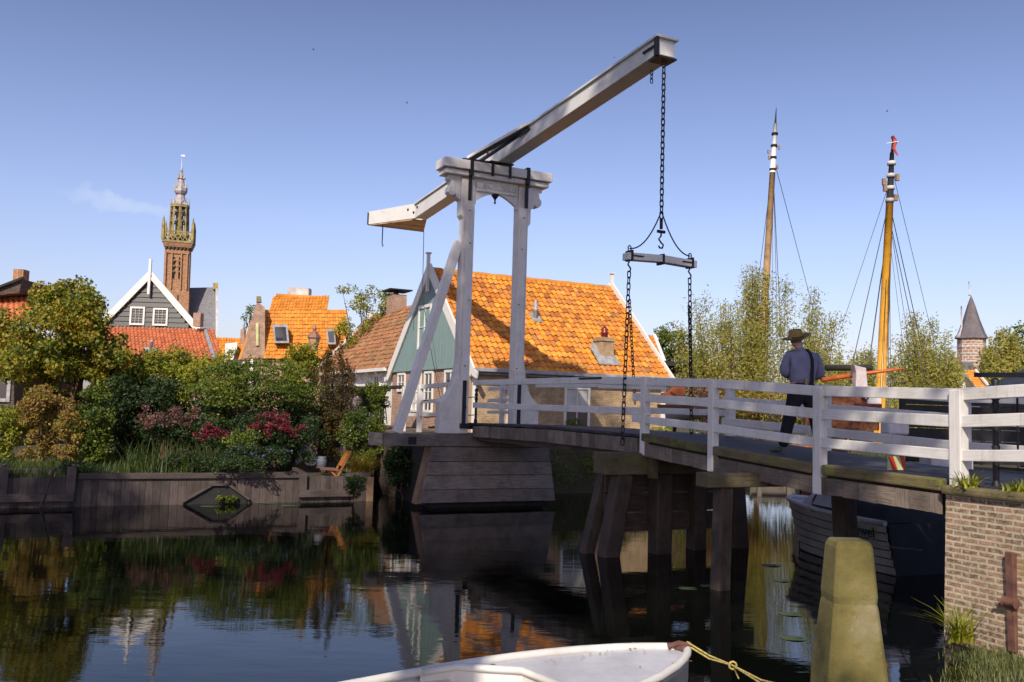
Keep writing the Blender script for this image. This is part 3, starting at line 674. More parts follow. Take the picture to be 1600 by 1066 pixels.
# trestles under the fixed deck
b = MB(); b.bb(7.3, 7.62, -.88, 2.4, 1.36, 1.72); b.bb(10.2, 10.48, -1.0, 2.3, 1.40, 1.6, 0); b.build('trestle_cap', CAPW, bridge, .015)
b = MB(); b.bb(7.62, 7.66, -.86, .02, 1.36, 1.7); b.bb(7.63, 7.8, .0, .1, 1.3, 1.72); b.build('cap_cheek', CAPW, bridge)
for a_, e_, w_ in (((7.55, -.84, -.8), (7.5, -.42, 1.36), .30), ((7.5, .38, -.8), (7.5, .38, 1.36), .32), ((7.3, 1.32, -.8), (7.3, 1.32, 1.36), .28), ((7.3, 2.35, -.8), (7.4, 2.05, 1.36), .32), ((10.4, -.73, -.8), (10.34, -.62, 1.4), .22), ((10.3, 1.88, -.8), (10.3, 1.72, 1.4), .28)):
    b = MB(); b.bar(B(*a_), B(*e_), w_, w_*.92, DD); b.build('pile', PILE, bridge, .03)
b = MB(); b.bar(B(7.1, -1.0, -.6), B(7.1, -.5, 1.36), .2, .2, DD); b.build('raker', PILE, bridge, .02)
b = MB()
for k, z0 in enumerate((1.02, .68, .34)): b.bb(7.22, 7.27, -.6, 1.9, z0+.01, z0+.32)
b.build('trestle_boards', PILE, bridge)
# red and white warning plate hanging on the far rail
mk = thing('warning_plate', 'small red and pale yellow striped warning plate on the bridge deck edge', 'warning plate', at(1401, 733, 11.5)); mk['_w'] = tuple(mk.location)
c0 = at(1401, 724, 11.45); wd, hg = .155, .085
def wp(x, z): return c0+PP*(x*1.0)+Vector((0, 0, z))
MB().prism([wp(-wd, -hg), wp(wd, -hg), wp(wd, hg), wp(-wd, hg)], -DD*.01).build('plate', PALEY, mk)
g = MB()
for x in (-.155, .02): g.prism([wp(x, hg), wp(x+.085, hg), wp(x+.17 if x < 0 else .155, -hg), wp(x+.085, -hg)] if x < 0 else [wp(x+.03, hg), wp(x+.115, hg), wp(.155, -.02), wp(.155, -hg), wp(.13, -hg)], DD*.006)
g.build('stripe', REDP, mk)
# ------------------------------------------------------------------ brick abutment
ab = thing('brick_abutment', 'weathered brick bridge abutment with mossy top and a rusty wall anchor', 'brick wall', B(14.5, 1, 0))
b = MB(); b.prism([B(13.45, -.12, -.5), B(13.5, -.12, 1.60), B(17.5, -.16, 1.66), B(17.5, -.16, -.5)], PP*3.6); b.build('wall', BRICKP, ab)
b = MB(); b.bb(13.48, 17.5, -.2, .25, 1.60, 1.70); b.build('coping', plain('mossy_coping', (.17, .14, .07), (.08, .07, .03), 5, .95, .8), ab, .03)
b = MB(); b.hexa([B(14.24, -.17, .08), B(14.33, -.17, .08), B(14.33, -.12, .08), B(14.24, -.12, .08), B(14.24, -.2, 1.08), B(14.33, -.2, 1.08), B(14.33, -.13, 1.08), B(14.24, -.13, 1.08)])
b.tube([B(14.22, -.19, .58), B(14.36, -.19, .58)], .05, 10); b.tube([B(14.14, -.2, .53), B(14.3, -.2, .58)], .015, 6); b.build('wall_anchor', RUST, ab, .01)
tag(MB().bb(13.5, 26, -.1, 12, 1.2, 1.69).build('near_street', PAVE), kind='structure')
# black iron fence at the bridge head
fn = thing('iron_railing', 'black wrought iron railing with turned posts at the near bridge head', 'railing', B(13.95, .1, 1.7))
b = MB()
b.lathe([(.05, 0), (.055, .04), (.035, .08), (.035, .42), (.045, .45), (.033, .48), (.033, .85), (.05, .9), (.03, .95), (.055, .99), (.045, 1.03), (.06, 1.08), (.03, 1.13), (.05, 1.17), (.02, 1.2)], B(13.95, .1, 1.69), 12); b.build('post', IRON, fn)
b = MB(); b.bar(B(13.72, .1, 2.93), B(17, .1, 2.86), .07, .05); b.build('handrail', IRON, fn); b = MB(); b.bar(B(13.95, .1, 2.70), B(17, .1, 2.66), .02, .03); b.bar(B(14.0, .1, 2.76), B(14.32, .1, 2.75), .03, .03)
for s in np.arange(14.2, 17, .28): b.tube([B(s, .1, 1.9), B(s, .1, 2.74)], .011, 6)
b.bar(B(13.95, .1, 1.92), B(17, .1, 1.9), .02, .03); b.build('baluster', IRON, fn)
# lichened concrete post in the foreground
cpo = MB(); X0, Y0 = 2.0, 5.3
prof = [(-.3, .215), (.95, .170), (1.32, .131), (1.35, .124), (1.39, .128), (1.66, .108), (1.69, .097), (1.70, .085)]
for (z0, h0), (z1, h1) in zip(prof, prof[1:]): pass
V = []; F = []
for z, h in prof:
    for sx, sy in ((-1, -1), (1, -1), (1, 1), (-1, 1)):
        ch = h*.16; h = h*1.0
        V += [(X0+sx*(h-ch), Y0+sy*h, z), (X0+sx*h, Y0+sy*(h-ch), z)] if sx*sy < 0 else [(X0+sx*h, Y0+sy*(h-ch), z), (X0+sx*(h-ch), Y0+sy*h, z)]
for i in range(len(prof)-1):
    for k in range(8): F.append((i*8+k, i*8+(k+1) % 8, (i+1)*8+(k+1) % 8, (i+1)*8+k))
F += [tuple(range(7, -1, -1)), tuple((len(prof)-1)*8+k for k in range(8))]
cpo.add(V, F)
tag(cpo.build('concrete_post', CONC, None, .012), 'thick yellowish lichen covered concrete post standing in the foreground', 'concrete post')
# ------------------------------------------------------------------ rowing boat in front
ux = Vector((.8, .6, 0)); vx = Vector((-.6, .8, 0)); bow = Vector((1.55, 7.72, 0)); LB = 4.3
def bt(u, v, z): return bow-ux*(LB-u)+vx*v+Vector((0, 0, z))       # u from stern, v to the far side
def half(u):
    k = u/LB; return .66*(max(0, 1-max(0, (k-.45)/.55)**2.4))**.75 if k > .45 else .66-.08*(1-k/.45)**2
def gz(u): return .395+.03*(u/LB)**2
rb = thing('rowing_boat', 'white plastic rowing boat with cream inside moored in the foreground', 'rowing boat', bow-ux*LB/2)
us = [0, .4, .9, 1.4, 1.9, 2.3, 2.6, 2.9, 3.2, 3.5, 3.8, 4.0, 4.15, 4.25, LB]
b = MB(); sec = []
for u in us:
    h = max(half(u), .012); g_ = gz(u); rows = []
    for fr, zf in ((1.0, g_), (1.0, g_-.05), (.95, g_-.06), (.86, .12), (.6, -.06), (0, -.12)): rows.append((fr*h, zf))
    ring = [bt(u, y, z) for y, z in rows]+[bt(u, -y, z) for y, z in rows[::-1][1:]]; sec.append(ring)
m_ = len(sec[0]); V = [p for r_ in sec for p in r_]
b.add(V, [(i*m_+k, i*m_+k+1, (i+1)*m_+k+1, (i+1)*m_+k) for i in range(len(us)-1) for k in range(m_-1)]+[tuple(range(m_-1, -1, -1))], None, 0, True)
b.build('hull', BOATW, rb)
b = MB()                                                    # rolled gunwale, both sides
gp = [bt(u, max(half(u)-.02, 0), gz(u)+.012) for u in us]+[bt(u, -max(half(u)-.02, 0), gz(u)+.012) for u in us[::-1][1:]]
b.tube(gp, .035, 8); b.build('gunwale', BOATW, rb)
b = MB(); ud = [2.70, 2.9, 3.2, 3.5, 3.8, 4.0, 4.15, 4.25]  # crowned foredeck
V = []
for u in ud:
    for k in range(7):
        y = (k/3-1)*max(half(u)-.03, .01); V.append(bt(u, y, gz(u)-.01+.012*(1-(k/3-1)**2)))
F = [(i*7+k, i*7+k+1, (i+1)*7+k+1, (i+1)*7+k) for i in range(len(ud)-1) for k in range(6)]
b.add(V, F, None, 0, True); b.build('foredeck', BOATD, rb)
b = MB()                                                   # chevron coaming at the deck edge and side benches
cor = [(2.05, .60), (2.35, .58), (2.72, .22), (2.72, -.22), (2.35, -.58), (2.05, -.60)]
b.tube([bt(u, v_, gz(u)+.02) for u, v_ in cor], .03, 8)
for (a0, a1), (b0, b1) in zip(cor, cor[1:]): b.add([bt(a0, a1, gz(a0)), bt(b0, b1, gz(b0)), bt(b0, b1, .08), bt(a0, a1, .08)], [(0, 1, 2, 3)])
b.add([bt(2.05, .62, .37), bt(2.35, .60, .37), bt(2.72, .24, .375), bt(2.75, .6, .375)], [(0, 1, 2, 3)]); b.add([bt(2.05, -.62, .37), bt(2.75, -.6, .375), bt(2.72, -.24, .375), bt(2.35, -.60, .37)], [(0, 1, 2, 3)])
b.build('coaming', BOATW, rb)
b = MB()
for sg in (1, -1): b.add([bt(0, sg*.58, .35), bt(2.3, sg*.60, .35), bt(2.3, sg*.38, .22), bt(0, sg*.38, .22)], [(0, 1, 2, 3)]); b.add([bt(0, sg*.38, .22), bt(2.3, sg*.38, .22), bt(2.3, sg*.34, .05), bt(0, sg*.34, .05)], [(0, 1, 2, 3)])
b.add([bt(0, .5, .05), bt(2.7, .5, .05), bt(2.7, -.5, .05), bt(0, -.5, .05)], [(0, 1, 2, 3)]); b.build('inner_liner', BOATI, rb)
b = MB(); P = [bt(2.66, .12+.06*math.cos(a), .27+.07*math.sin(a)) for a in np.linspace(0, 2*math.pi, 15)[:-1]]; b.tube(P, .012, 6, closed=True); b.build('ring', BRASS, rb)
rb['_w'] = tuple(rb.location)
b = MB(); b.box(bt(1.25, 0, .27), (.26, .86, .03), math.atan2(.6, .8)); b.build('thwart', BOATW, rb, .008)
P = np.array([tuple(bt(2.85+1.25*random.random()**.6, 0, 0)+vx*random.choice((.38, .3, random.uniform(-.4, .4)))*random.uniform(.75, 1)+Vector((0, 0, .432))) for _ in range(30)]); P = np.array([p for p in P if True])
V_, F_ = leafquads(P, .03, .5, 0, 9); o_ = arrmesh('leaf_litter', V_, F_, L_RUST, rb)
b = MB(); b.box(bt(4.24, .0, .45), (.09, .12, .05), .64); b.tube([bt(4.17, .08, .45), bt(4.2, .0, .49), bt(4.3, -.02, .46)], .025, 6); b.build('bow_fitting', RUST, rb, .01)
b = MB(); p0 = bt(4.3, 0, .46); p1 = at(1145, 1040, 7.3); p2 = at(1240, 1075, 6.4)
for o_ in (0, .025): b.tube([p0+Vector((0, 0, o_)), p0.lerp(p1, .5)+Vector((0, 0, -.03+o_)), p1, p1.lerp(p2, .5)+Vector((0, 0, -.03-o_)), p2], .008, 6)
b.tube([p1+Vector((math.cos(a)*.03, 0, math.sin(a)*.03)) for a in np.linspace(0, 6, 9)], .009, 6); b.tube([p1, p1+Vector((.05, 0, -.1))], .007, 5)
tag(b.build('mooring_rope', ROPEY), 'frayed yellow mooring rope tied to the bow of the rowing boat', 'rope')
# ------------------------------------------------------------------ sloop under the bridge
sp = thing('motor_sloop', 'clinker motor sloop with grey and navy canvas hood moored under the bridge', 'motor boat', (6.1, 14.6, 0))
su = Vector((.40, -.917, 0)).normalized(); sv = Vector((-.917, -.40, 0)).normalized(); sb0 = Vector((5.35, 17.0, 0)); LS = 3.0   # u from the bow, v to the left (near) side
def st(u, v, z): return sb0+su*u+sv*v+Vector((0, 0, z))
def sh(u): k = u/5.3; return .76*(1-(1-min(1, k/.55))**2.0)**.62+.02 if k < .55 else .78-.14*(k-.55)
us = [0, .12, .3, .6, 1, 1.4, 1.8, 2.2, 2.6, LS]; NP = 7
b = MB()
for side in (1, -1):
    for j in range(NP):                                    # clinker strakes
        V = []
        for u in us:
            for e_ in (0, 1):
                f0 = (j+e_)/NP; z = -.12+(.91+.10*(1-u/LS)**2)*f0; y = sh(u)*(.6+.4*f0**.7)+(.035 if e_ == 0 else 0); uu = u+.35*(1-f0)*(1-u/LS)
                V.append(st(uu, side*y, z))
        F = [(2*i, 2*i+2, 2*i+3, 2*i+1) for i in range(len(us)-1)]
        b.add(V, F)
b.build('hull', SLOOPH, sp); b = MB(); b.add([st(LS, .55, -.12), st(LS, -.55, -.12), st(LS, -.74, .8), st(LS, .74, .8)], [(0, 1, 2, 3)]); b.build('transom', NAVY, sp)  # stern face coloured dark to stand for the shade under the bridge
b = MB()
for j in range(1, NP):
    f0 = j/NP; b.tube([st(u+.35*(1-f0)*(1-u/LS), sh(u)*(.6+.4*f0**.7)+.03, -.12+(.91+.10*(1-u/LS)**2)*f0) for u in us], .012, 4)
b.build('strake_seam', plain('dark_seam', (.09, .085, .08)), sp)
b = MB(); b.tube([st(u, sh(u)+.02, .81+.10*(1-u/LS)**2) for u in us[::-1]]+[st(u, -sh(u)-.02, .81+.10*(1-u/LS)**2) for u in us], .045, 8); b.build('rub_rail', plain('pale_rail', (.5, .5, .54), (.4, .4, .44), 4, .5), sp)
b = MB(); V = [st(u, k*sh(u), .79+.10*(1-u/LS)**2) for u in us[:7] for k in (-1, 0, 1)]; b.add(V, [(3*i+k, 3*i+k+1, 3*i+k+4, 3*i+k+3) for i in range(6) for k in (0, 1)]); b.build('foredeck', CANVAS, sp)
b = MB()                                                   # hood: front pane canvas then navy
arc = lambda u, w_, h: [st(u, w_*math.cos(a), .79+h*math.sin(a)) for a in np.linspace(0, math.pi, 9)]
R1, R2, R3 = arc(.55, .38, .08), arc(1.2, .64, .56), arc(2.0, .70, .56)
b.add(R1+R2, [(k, k+1, 9+k+1, 9+k) for k in range(8)], None, 0, True); b.build('canvas_front', CANVAS, sp)
b = MB(); R4 = arc(2.85, .66, .46); b.add(R2+R3+R4, [(i*9+k, i*9+k+1, i*9+10+k, i*9+9+k) for i in range(2) for k in range(8)], None, 0, True); b.add(R4, [tuple(range(9))]); b.build('canvas_hood', NAVY, sp)
b = MB(); V = [p+Vector((-.05, 0, .03)) for p in (st(1.35, .67, .90), st(1.95, .70, .88), st(1.85, .56, 1.2), st(1.4, .52, 1.2))]; b.add(V, [(0, 1, 2, 3)]); b.build('hood_window', CANVAS, sp)
cu = bpy.data.curves.new('t', 'FONT'); cu.body = 'Juwel'; cu.size = .22; cu.extrude = .003; cu.align_x = 'CENTER'; cu.align_y = 'CENTER'; to = bpy.data.objects.new('t', cu); C.objects.link(to)
text_mesh(to, 'boat_name', IRON, sp, st(2.55, sh(2.5)+.03, .63), su, (Vector((0, 0, 1))+sv*.12).normalized())
b = MB(); b.tube([st(1.9, sh(1.9)+.04, .8), st(3.4, 1.3, .55), at(1440, 860, 11.2)], .008, 5); tag(b.build('mooring_line', ROPEG), 'thin grey mooring line from the canvas covered sloop to the wall', 'rope')
# ------------------------------------------------------------------ houses
def frame(kind_s, s, t):
    """wall frame in bridge coordinates: returns f(a, z, out) for a wall at constant s (a = t) or constant t (a = s)"""
    if kind_s: return lambda a, z, o=0: B(s+o, a, z)
    return lambda a, z, o=0: B(a, t-o, z)
def flat(X, Y, ang=0):
    c, sn = math.cos(ang), math.sin(ang)
    return lambda a, z, o=0: Vector((X+a*c+o*sn, Y+a*sn-o*c, z))
def slab(b, f, a0, a1, z0, z1, o0, o1, m=0):
    q = [f(a0, z0, o0), f(a1, z0, o0), f(a1, z1, o0), f(a0, z1, o0), f(a0, z0, o1), f(a1, z0, o1), f(a1, z1, o1), f(a0, z1, o1)]
    L = abs(a1-a0) > abs(z1-z0)
    if L: b.hexa([q[0], q[3], q[7], q[4], q[1], q[2], q[6], q[5]], m)
    else: b.hexa([q[0], q[1], q[5], q[4], q[3], q[2], q[6], q[7]], m)
def poly(b, f, pts, o0, o1, m=0):
    A = [f(a, z, o1) for a, z in pts]; b.prism(A, f(0, 0, o0)-f(0, 0, o1), m)
def window(par, f, a0, a1, z0, z1, fw=.07, out=.04, nx=1, nz=1, fm=None, gm=None, bw=.025):
    b = MB(); fm = fm or WHITE2
    slab(b, f, a0, a0+fw, z0, z1, -.02, out); slab(b, f, a1-fw, a1, z0, z1, -.02, out)
    slab(b, f, a0+fw, a1-fw, z1-fw, z1, -.02, out); slab(b, f, a0+fw, a1-fw, z0, z0+fw, -.02, out+.02)
    for k in range(1, nx): c = a0+fw+(a1-a0-2*fw)*k/nx; slab(b, f, c-bw/2, c+bw/2, z0+fw, z1-fw, 0, out-.01)
    for k in range(1, nz): c = z0+fw+(z1-z0-2*fw)*k/nz; slab(b, f, a0+fw, a1-fw, c-bw/2, c+bw/2, 0, out-.014)
    o = b.build('window', fm, par)
    g = MB(); slab(g, f, a0+fw, a1-fw, z0+fw, z1-fw, -.01, .008); g.build('pane', gm or GLASSM, o); return o
def tileroof(par, o, u, v, nu, nv, mat, name='roof', amp=.038, step=.042):
    """pantiles: every tile its own curved, lapped sheet"""
    o = Vector(o); u = Vector(u); v = Vector(v); n = u.cross(v).normalized(); du = u/nu; dv_ = v/nv
    if n.z < 0: n = -n
    prof = [(0, -.4), (.22, -.75), (.5, .1), (.74, 1), (.92, .6), (1.05, -.3)]
    V = []; F = []; un = du.length
    b = MB()
    for j in range(nv):
        for i in range(nu):
            jz = random.uniform(-.010, .010)+(.012 if random.random() < .04 else 0); base = o+du*i+dv_*j; p = []
            dx_ = random.uniform(-.03, .03)
            for r_, (ff, h) in enumerate(((-.12+random.uniform(-.07, .07), step), (1.0, 0))):
                for x, y in prof: p.append(base+du*(x+dx_)+dv_*ff+n*(h+y*amp*min(1, un/.22)+jz))
            lo = [q-n*(step*.9) for q in p[:6]]
            fs = [(k, k+1, 6+k+1, 6+k) for k in range(5)]+[(12+k, 12+k+1, k+1, k) for k in range(5)]
            b.add(p+lo, fs)
    ro = b.build(name, mat, par)
    return ro
def under(par, pts, mat, name='roof_deck'):
    MB().add(pts, [(0, 1, 2, 3)]).build(name, mat, par)
# --- green gabled brick house
T0, T1, S0, S1, ZE, ZR = 2.0, 9.1, -4.3, -11.55, 3.72, 7.02; SM = (S0+S1)/2
gh = thing('gabled_house', 'brick house with teal boarded gable and bright orange pantile roof behind the drawbridge', 'house', B(SM, 5.5, 1.3))
b = MB(); b.bb(S0, S0-.2, T0+.02, T1, .8, ZE+.1); b.build('long_wall', BRICKY, gh)
b = MB(); b.bb(S0-.2, S1, T0, T0+.2, .8, ZE-.02); b.bb(S1, S1+.2, T0+.2, T1, .8, ZE); b.build('gable_wall', BRICKR, gh)
b = MB(); fG = frame(0, 0, T0); fL = frame(1, S0, 0)
poly(b, fG, [(S0-.1, ZE-.06), (SM, ZR-.05), (S1+.1, ZE-.06)], -.15, .06); b.bb(S0-.2, S1+.2, T1-.2, T1, .8, ZE); poly(b, frame(0, 0, T1), [(S0-.1, ZE-.06), (SM, ZR-.05), (S1+.1, ZE-.06)], .02, .15)
b.build('gable_boarding', TEAL, gh)
b = MB()
for k in range(26):                                        # vertical board joints
    a = S0-.3-k*.27; zt_ = ZE-.06+(ZR-ZE)*(1-abs(a-SM)/(SM-S1 if a < SM else S0-SM))
    if zt_ > ZE+.1: slab(b, fG, a-.012, a+.012, ZE-.06, zt_-.1, .058, .068)
slab(b, fG, S0-.1, S1+.1, ZE-.1, ZE-.04, 0, .08)
b.build('cover_strip', TEAL, gh)
for TT, nm in ((T0, -1), (T1, 1)):                           # white bargeboards with finial
    b = MB(); o_ = .12 if nm < 0 else -.02
    for sa, sb in ((S0+.28, SM), (S1-.28, SM)):
        a = B(sa, TT+nm*.1, ZE-.28); c = B(sb, TT+nm*.1, ZR+.08); b.bar(a, c, .07, .34, (0, 0, 1))
    for sg, sa in ((1, S0+.28), (-1, S1-.28)): b.bar(B(sa, TT+nm*.1, ZE-.26), B(sa+sg*.32, TT+nm*.1, ZE-.36), .06, .2)
    b.bb(SM-.05, SM+.05, TT+nm*.14-.05, TT+nm*.14+.05, ZR-.75, ZR+.55); b.bb(SM-.09, SM+.09, TT+nm*.14-.09, TT+nm*.14+.09, ZR+.55, ZR+.59)
    b.build('bargeboard', WHITE2, gh)
vv = B(SM, 0, ZR)-B(S0+.22, 0, ZE-.2)
rf = tileroof(gh, B(S0+.22, T0-.05, ZE-.16), PP*(T1-T0+.1), vv, 36, 19, TILEO)
tileroof(gh, B(S1-.22, T1+.05, ZE-.16), -PP*(T1-T0+.1), B(SM, 0, ZR)-B(S1-.22, 0, ZE-.2), 26, 14, TILEO)
b = MB(); b.tube([B(SM, T0-.05+k*.3, ZR+.0+.012*math.sin(k*2.2)) for k in range(25)], .10, 8); b.build('ridge_tiles', TILEO, rf)
b = MB(); b.bb(S0+.26, S0+.4, T0-.1, T1+.1, ZE-.24, ZE-.12); b.bb(S0, S0+.2, T0, T1, ZE-.32, ZE-.24); b.build('gutter', LEAD, gh, .02)
b = MB(); b.bb(S0, S0+.03, T1-.16, T1+.02, 1.2, ZE-.1); b.build('corner_board', WHITE2, gh); b = MB(); b.bb(S0, S0+.03, 2.02, 2.14, 1.2, ZE-.1); b.build('corner_board', WHITE2, gh)
w1 = window(gh, fL, 5.2, 6.15, 1.75, 3.16, .08, .05, 2, 2)
g = MB(); slab(g, fL, 5.3, 6.05, 2.55, 3.06, .01, .016); g.build('blind', CURT, w1)
window(gh, fL, 3.2, 3.9, 1.9, 3.1, .08, .05, 1, 2)
window(gh, fG, -8.85, -7.65, 4.35, 5.85, .1, .1, 2, 2, gm=None)
for a0, a1, z0, z1 in ((-10.9, -10.1, 2.9, 3.58), (-9.4, -8.5, 2.2, 3.58), (-8.2, -7.4, 2.2, 3.58), (-6.4, -5.4, 2.2, 3.58)): window(gh, fG, a0, a1, z0, z1, .08, .05, 2, 2, gm=CURT if a0 > -9.5 and a0 < -9 else None)
def roofpt(t, k): return B(S0+.22, t, ZE-.16)+vv*k
ch = MB(); p = roofpt(7.0, .12); c_ = roofpt(7.0, .14)
ch.bb(-4.62, -5.05, 6.75, 7.25, 3.6, 4.85); ch.bb(-4.58, -5.09, 6.71, 7.29, 4.72, 4.80); cho = ch.build('chimney', BRICKY, rf)
b = MB(); b.lathe([(.11, 0), (.11, .12), (.14, .14), (.14, .17), (.09, .2), (.13, .27), (.06, .33), (.02, .4)], B(-4.83, 7.0, 4.85), 12); b.build('chimney_cowl', REDG, cho)
b = MB(); b.prism([B(-4.4, 6.55, 3.93), B(-4.4, 7.35, 3.93), B(-4.75, 7.3, 4.32), B(-5.15, 7.25, 4.72), B(-5.2, 6.8, 4.75), B(-4.9, 6.5, 4.5)], (0, 0, .05)); b.build('lead_flashing', LEAD, rf)
b = MB(); b.lathe([(.075, 0), (.075, .38), (.1, .4), (.1, .46), (.07, .48), (.09, .6), (.04, .72), (.01, .78)], B(-6.1, 5.06, 5.32), 12); b.bb(-5.95, -6.3, 4.9, 5.25, 5.32, 5.38, z0b=5.62, z1b=5.66); b.build('vent_pipe', LEAD, rf)
# --- white cottage beyond it
wh = thing('white_cottage', 'white walled cottage with mossy brown tiled roof and small chimney', 'house', B(-16, 4, 1.6))
b = MB(); b.bb(-11.75, -22.2, 2.05, 2.25, 1.3, 3.95); b.bb(-22.2, -22, 2.25, 6.5, 1.3, 3.95); b.build('wall', WHITE2, wh)
b = MB(); poly(b, frame(1, -22.2, 0), [(2.05, 3.9), (4.6, 6.7), (7.1, 3.9)], 0, -.15); b.build('gable', WHITE2, wh)
rf2 = tileroof(wh, B(-22.3, 1.8, 3.78), DD*10.6, PP*2.8+Vector((0, 0, 3.05)), 46, 15, TILEB, step=.05)
under(wh, [B(-22.3, 4.6, 6.8), B(-11.7, 4.6, 6.8), B(-11.7, 7.3, 3.8), B(-22.3, 7.3, 3.8)], TILEB)
b = MB(); b.bar(B(-22.35, 1.75, 3.75), B(-22.35, 4.62, 6.92), .1, .25); b.bb(-11.7, -22.3, 1.68, 1.80, 3.68, 3.8); b.build('verge_board', WHITE2, wh)
for s in (-13, -14.2, -15.6): b = MB(); b.bar(B(s, 1.75, 3.7), B(s, 2.05, 3.4), .07, .07); b.build('eave_bracket', WHITE2, wh)
fW = frame(0, 0, 2.05)
for a0, a1, z0 in ((-17.6, -16.2, 2.4), (-13.9, -13.1, 2.7), (-20.4, -19.2, 2.4)): window(wh, fW, a0, a1, z0, 3.6, .1, .04, 2, 1, gm=CURT if a0 < -17 else None)
b = MB(); b.bb(-18.7, -19.5, 4.3, 5.0, 6.4, 7.5); cb_ = b.build('chimney', BRICKR, rf2); b = MB(); b.bb(-18.5, -19.7, 4.1, 5.2, 7.68, 7.74); b.bb(-18.8, -18.9, 4.4, 4.5, 7.5, 7.68); b.bb(-19.3, -19.4, 4.7, 4.8, 7.5, 7.68); b.build('chimney_cap', IRON, cb_)
# --- orange mansard house
def px_box(b, pts, Y, depth, m=0):
    P = [at(x, y, Y) for x, y in pts]; k = sum(p.x for p in P)/len(P)/Y   # building turned to face the viewer
    b.prism(P, (k*depth*1.05, depth, 0), m)
mh = thing('mansard_house', 'brick house with bright orange double pitched mansard roof and one grey skylight', 'house', at(465, 600, 45))
YM = 45
A, Bq, Cq, Dq = at(412, 560, YM-1.1), at(560, 560, YM-1.1), at(530, 482, YM), at(412, 484, YM)
Dl = at(415, 484, YM); Cl = at(640, 484, YM)
tileroof(mh, A, at(545, 560, YM-1.1)-A, at(412, 484, YM)-A, 30, 13, TILEM, amp=.03)
E1 = at(426, 484, YM); E2 = at(517, 483, YM)
b = MB()
rA = at(432, 463, YM+1.2); rB = at(503, 466, YM+1.2)
tileroof(mh, at(421, 485, YM), at(511, 484, YM)-at(421, 485, YM), rA-at(426, 485, YM), 18, 5, TILEM, name='upper_roof')
b.tube([rA-Vector((0, 0, -.03)), rB], .12, 6); b.build('ridge_tiles', TILEM, mh)
b = MB(); b.box(at(468, 459, YM+1.6), (1.1, .7, .55), 0); b.build('roof_chimney', STONEW, mh)
b = MB(); px_box(b, [(376, 560), (388, 520), (398, 480), (402, 472), (414, 480), (414, 560)], YM-1.0, .45); b.build('gable_wall', BRICKR, mh)
b = MB(); px_box(b, [(401, 472), (401, 463), (408, 463), (409, 472)], YM-1.05, .5); b.build('gable_chimney', STONEY, mh)
b = MB(); b.add([at(372, 562, YM-1), at(392, 562, YM-1), at(396, 500, YM-.4), at(392, 500, YM+.5)], [(0, 1, 2, 3)]); b.build('side_roof', TILEM, mh)
b = MB(); px_box(b, [(400, 540), (400, 505), (404, 505), (404, 540)], YM-1.08, .1); b.build('gable_window', PALEY, mh)
b = MB(); px_box(b, [(395, 640), (395, 556), (555, 556), (555, 640)], YM-.9, 5); b.build('front_wall', BRICKR, mh)
fS = flat(*at(0, 0, 1).xy[:]) if False else None
b = MB(); px_box(b, [(426, 507), (449, 507), (452, 536), (429, 536)], YM-1.25, .5); sk = b.build('skylight_frame', LEAD, mh); b = MB(); px_box(b, [(429, 511), (446, 511), (448, 532), (431, 532)], YM-1.28, .02); b.build('pane', GLASSM, sk)
b = MB(); px_box(b, [(510, 514), (523, 514), (525, 538), (512, 538)], YM-1.25, .5); sk = b.build('skylight_frame', LEAD, mh); b = MB(); px_box(b, [(512, 518), (521, 518), (522, 534), (514, 534)], YM-1.28, .02); b.build('pane', GLASSM, sk)
# --- black gabled house on the left
kh = thing('black_gabled_house', 'house with black boarded gable, white bargeboards and two small windows', 'house', at(240, 620, 38))
YK = 38; fK = flat(0, YK)
pk = at(237, 430, YK); lf = at(150, 520, YK); rt = at(308, 514, YK)
b = MB(); poly(b, fK, [(lf.x+.1, lf.z), (pk.x, pk.z-.15), (rt.x-.1, lf.z-.15), (rt.x-.1, 1.5), (lf.x+.1, 1.5)], -.2, 0); b.build('gable_wall', DARKWB, kh)
b = MB()
for k in range(13):
    z = lf.z-.1+k*.21; fr = (z-lf.z)/(pk.z-lf.z); a0 = lf.x+(pk.x-lf.x)*max(0, fr)+.1; a1 = rt.x+(pk.x-rt.x)*max(0, fr)-.1
    if a1 > a0: b.hexa([fK(a0, z, .0), fK(a0, z, .05), fK(a0, z+.2, .012), fK(a0, z+.2, 0), fK(a1, z, 0), fK(a1, z, .05), fK(a1, z+.2, .012), fK(a1, z+.2, 0)])
b.build('weatherboard', DARKWB, kh)
b = MB()
for e_, d_ in ((lf, -.1), (rt, .1)): b.bar(Vector((e_.x+d_, YK-.14, e_.z-.05)), Vector((pk.x, YK-.14, pk.z+.02)), .08, .26)
b.bar(Vector((pk.x, YK-.2, pk.z-.85)), Vector((pk.x, YK-.2, pk.z+.65)), .1, .1); b.build('bargeboard', WHITE2, kh)
for x0, x1 in ((203, 228), (239, 264)):
    p0, p1 = at(x0, 508+(x0-203)*.03, YK), at(x1, 480+(x0-203)*.06, YK); window(kh, fK, p0.x, p1.x, p0.z, p1.z, .075, .09, 3, 3, bw=.009)
b = MB()
for e_, sg in ((lf, -1), (rt, 1)): b.add([Vector((e_.x, YK-.1, e_.z)), Vector((pk.x, YK-.1, pk.z)), Vector((pk.x-3.6, YK+7, pk.z)), Vector((e_.x-3.6, YK+7, e_.z))], [(0, 1, 2, 3)])
b.build('roof', TILEB, kh)
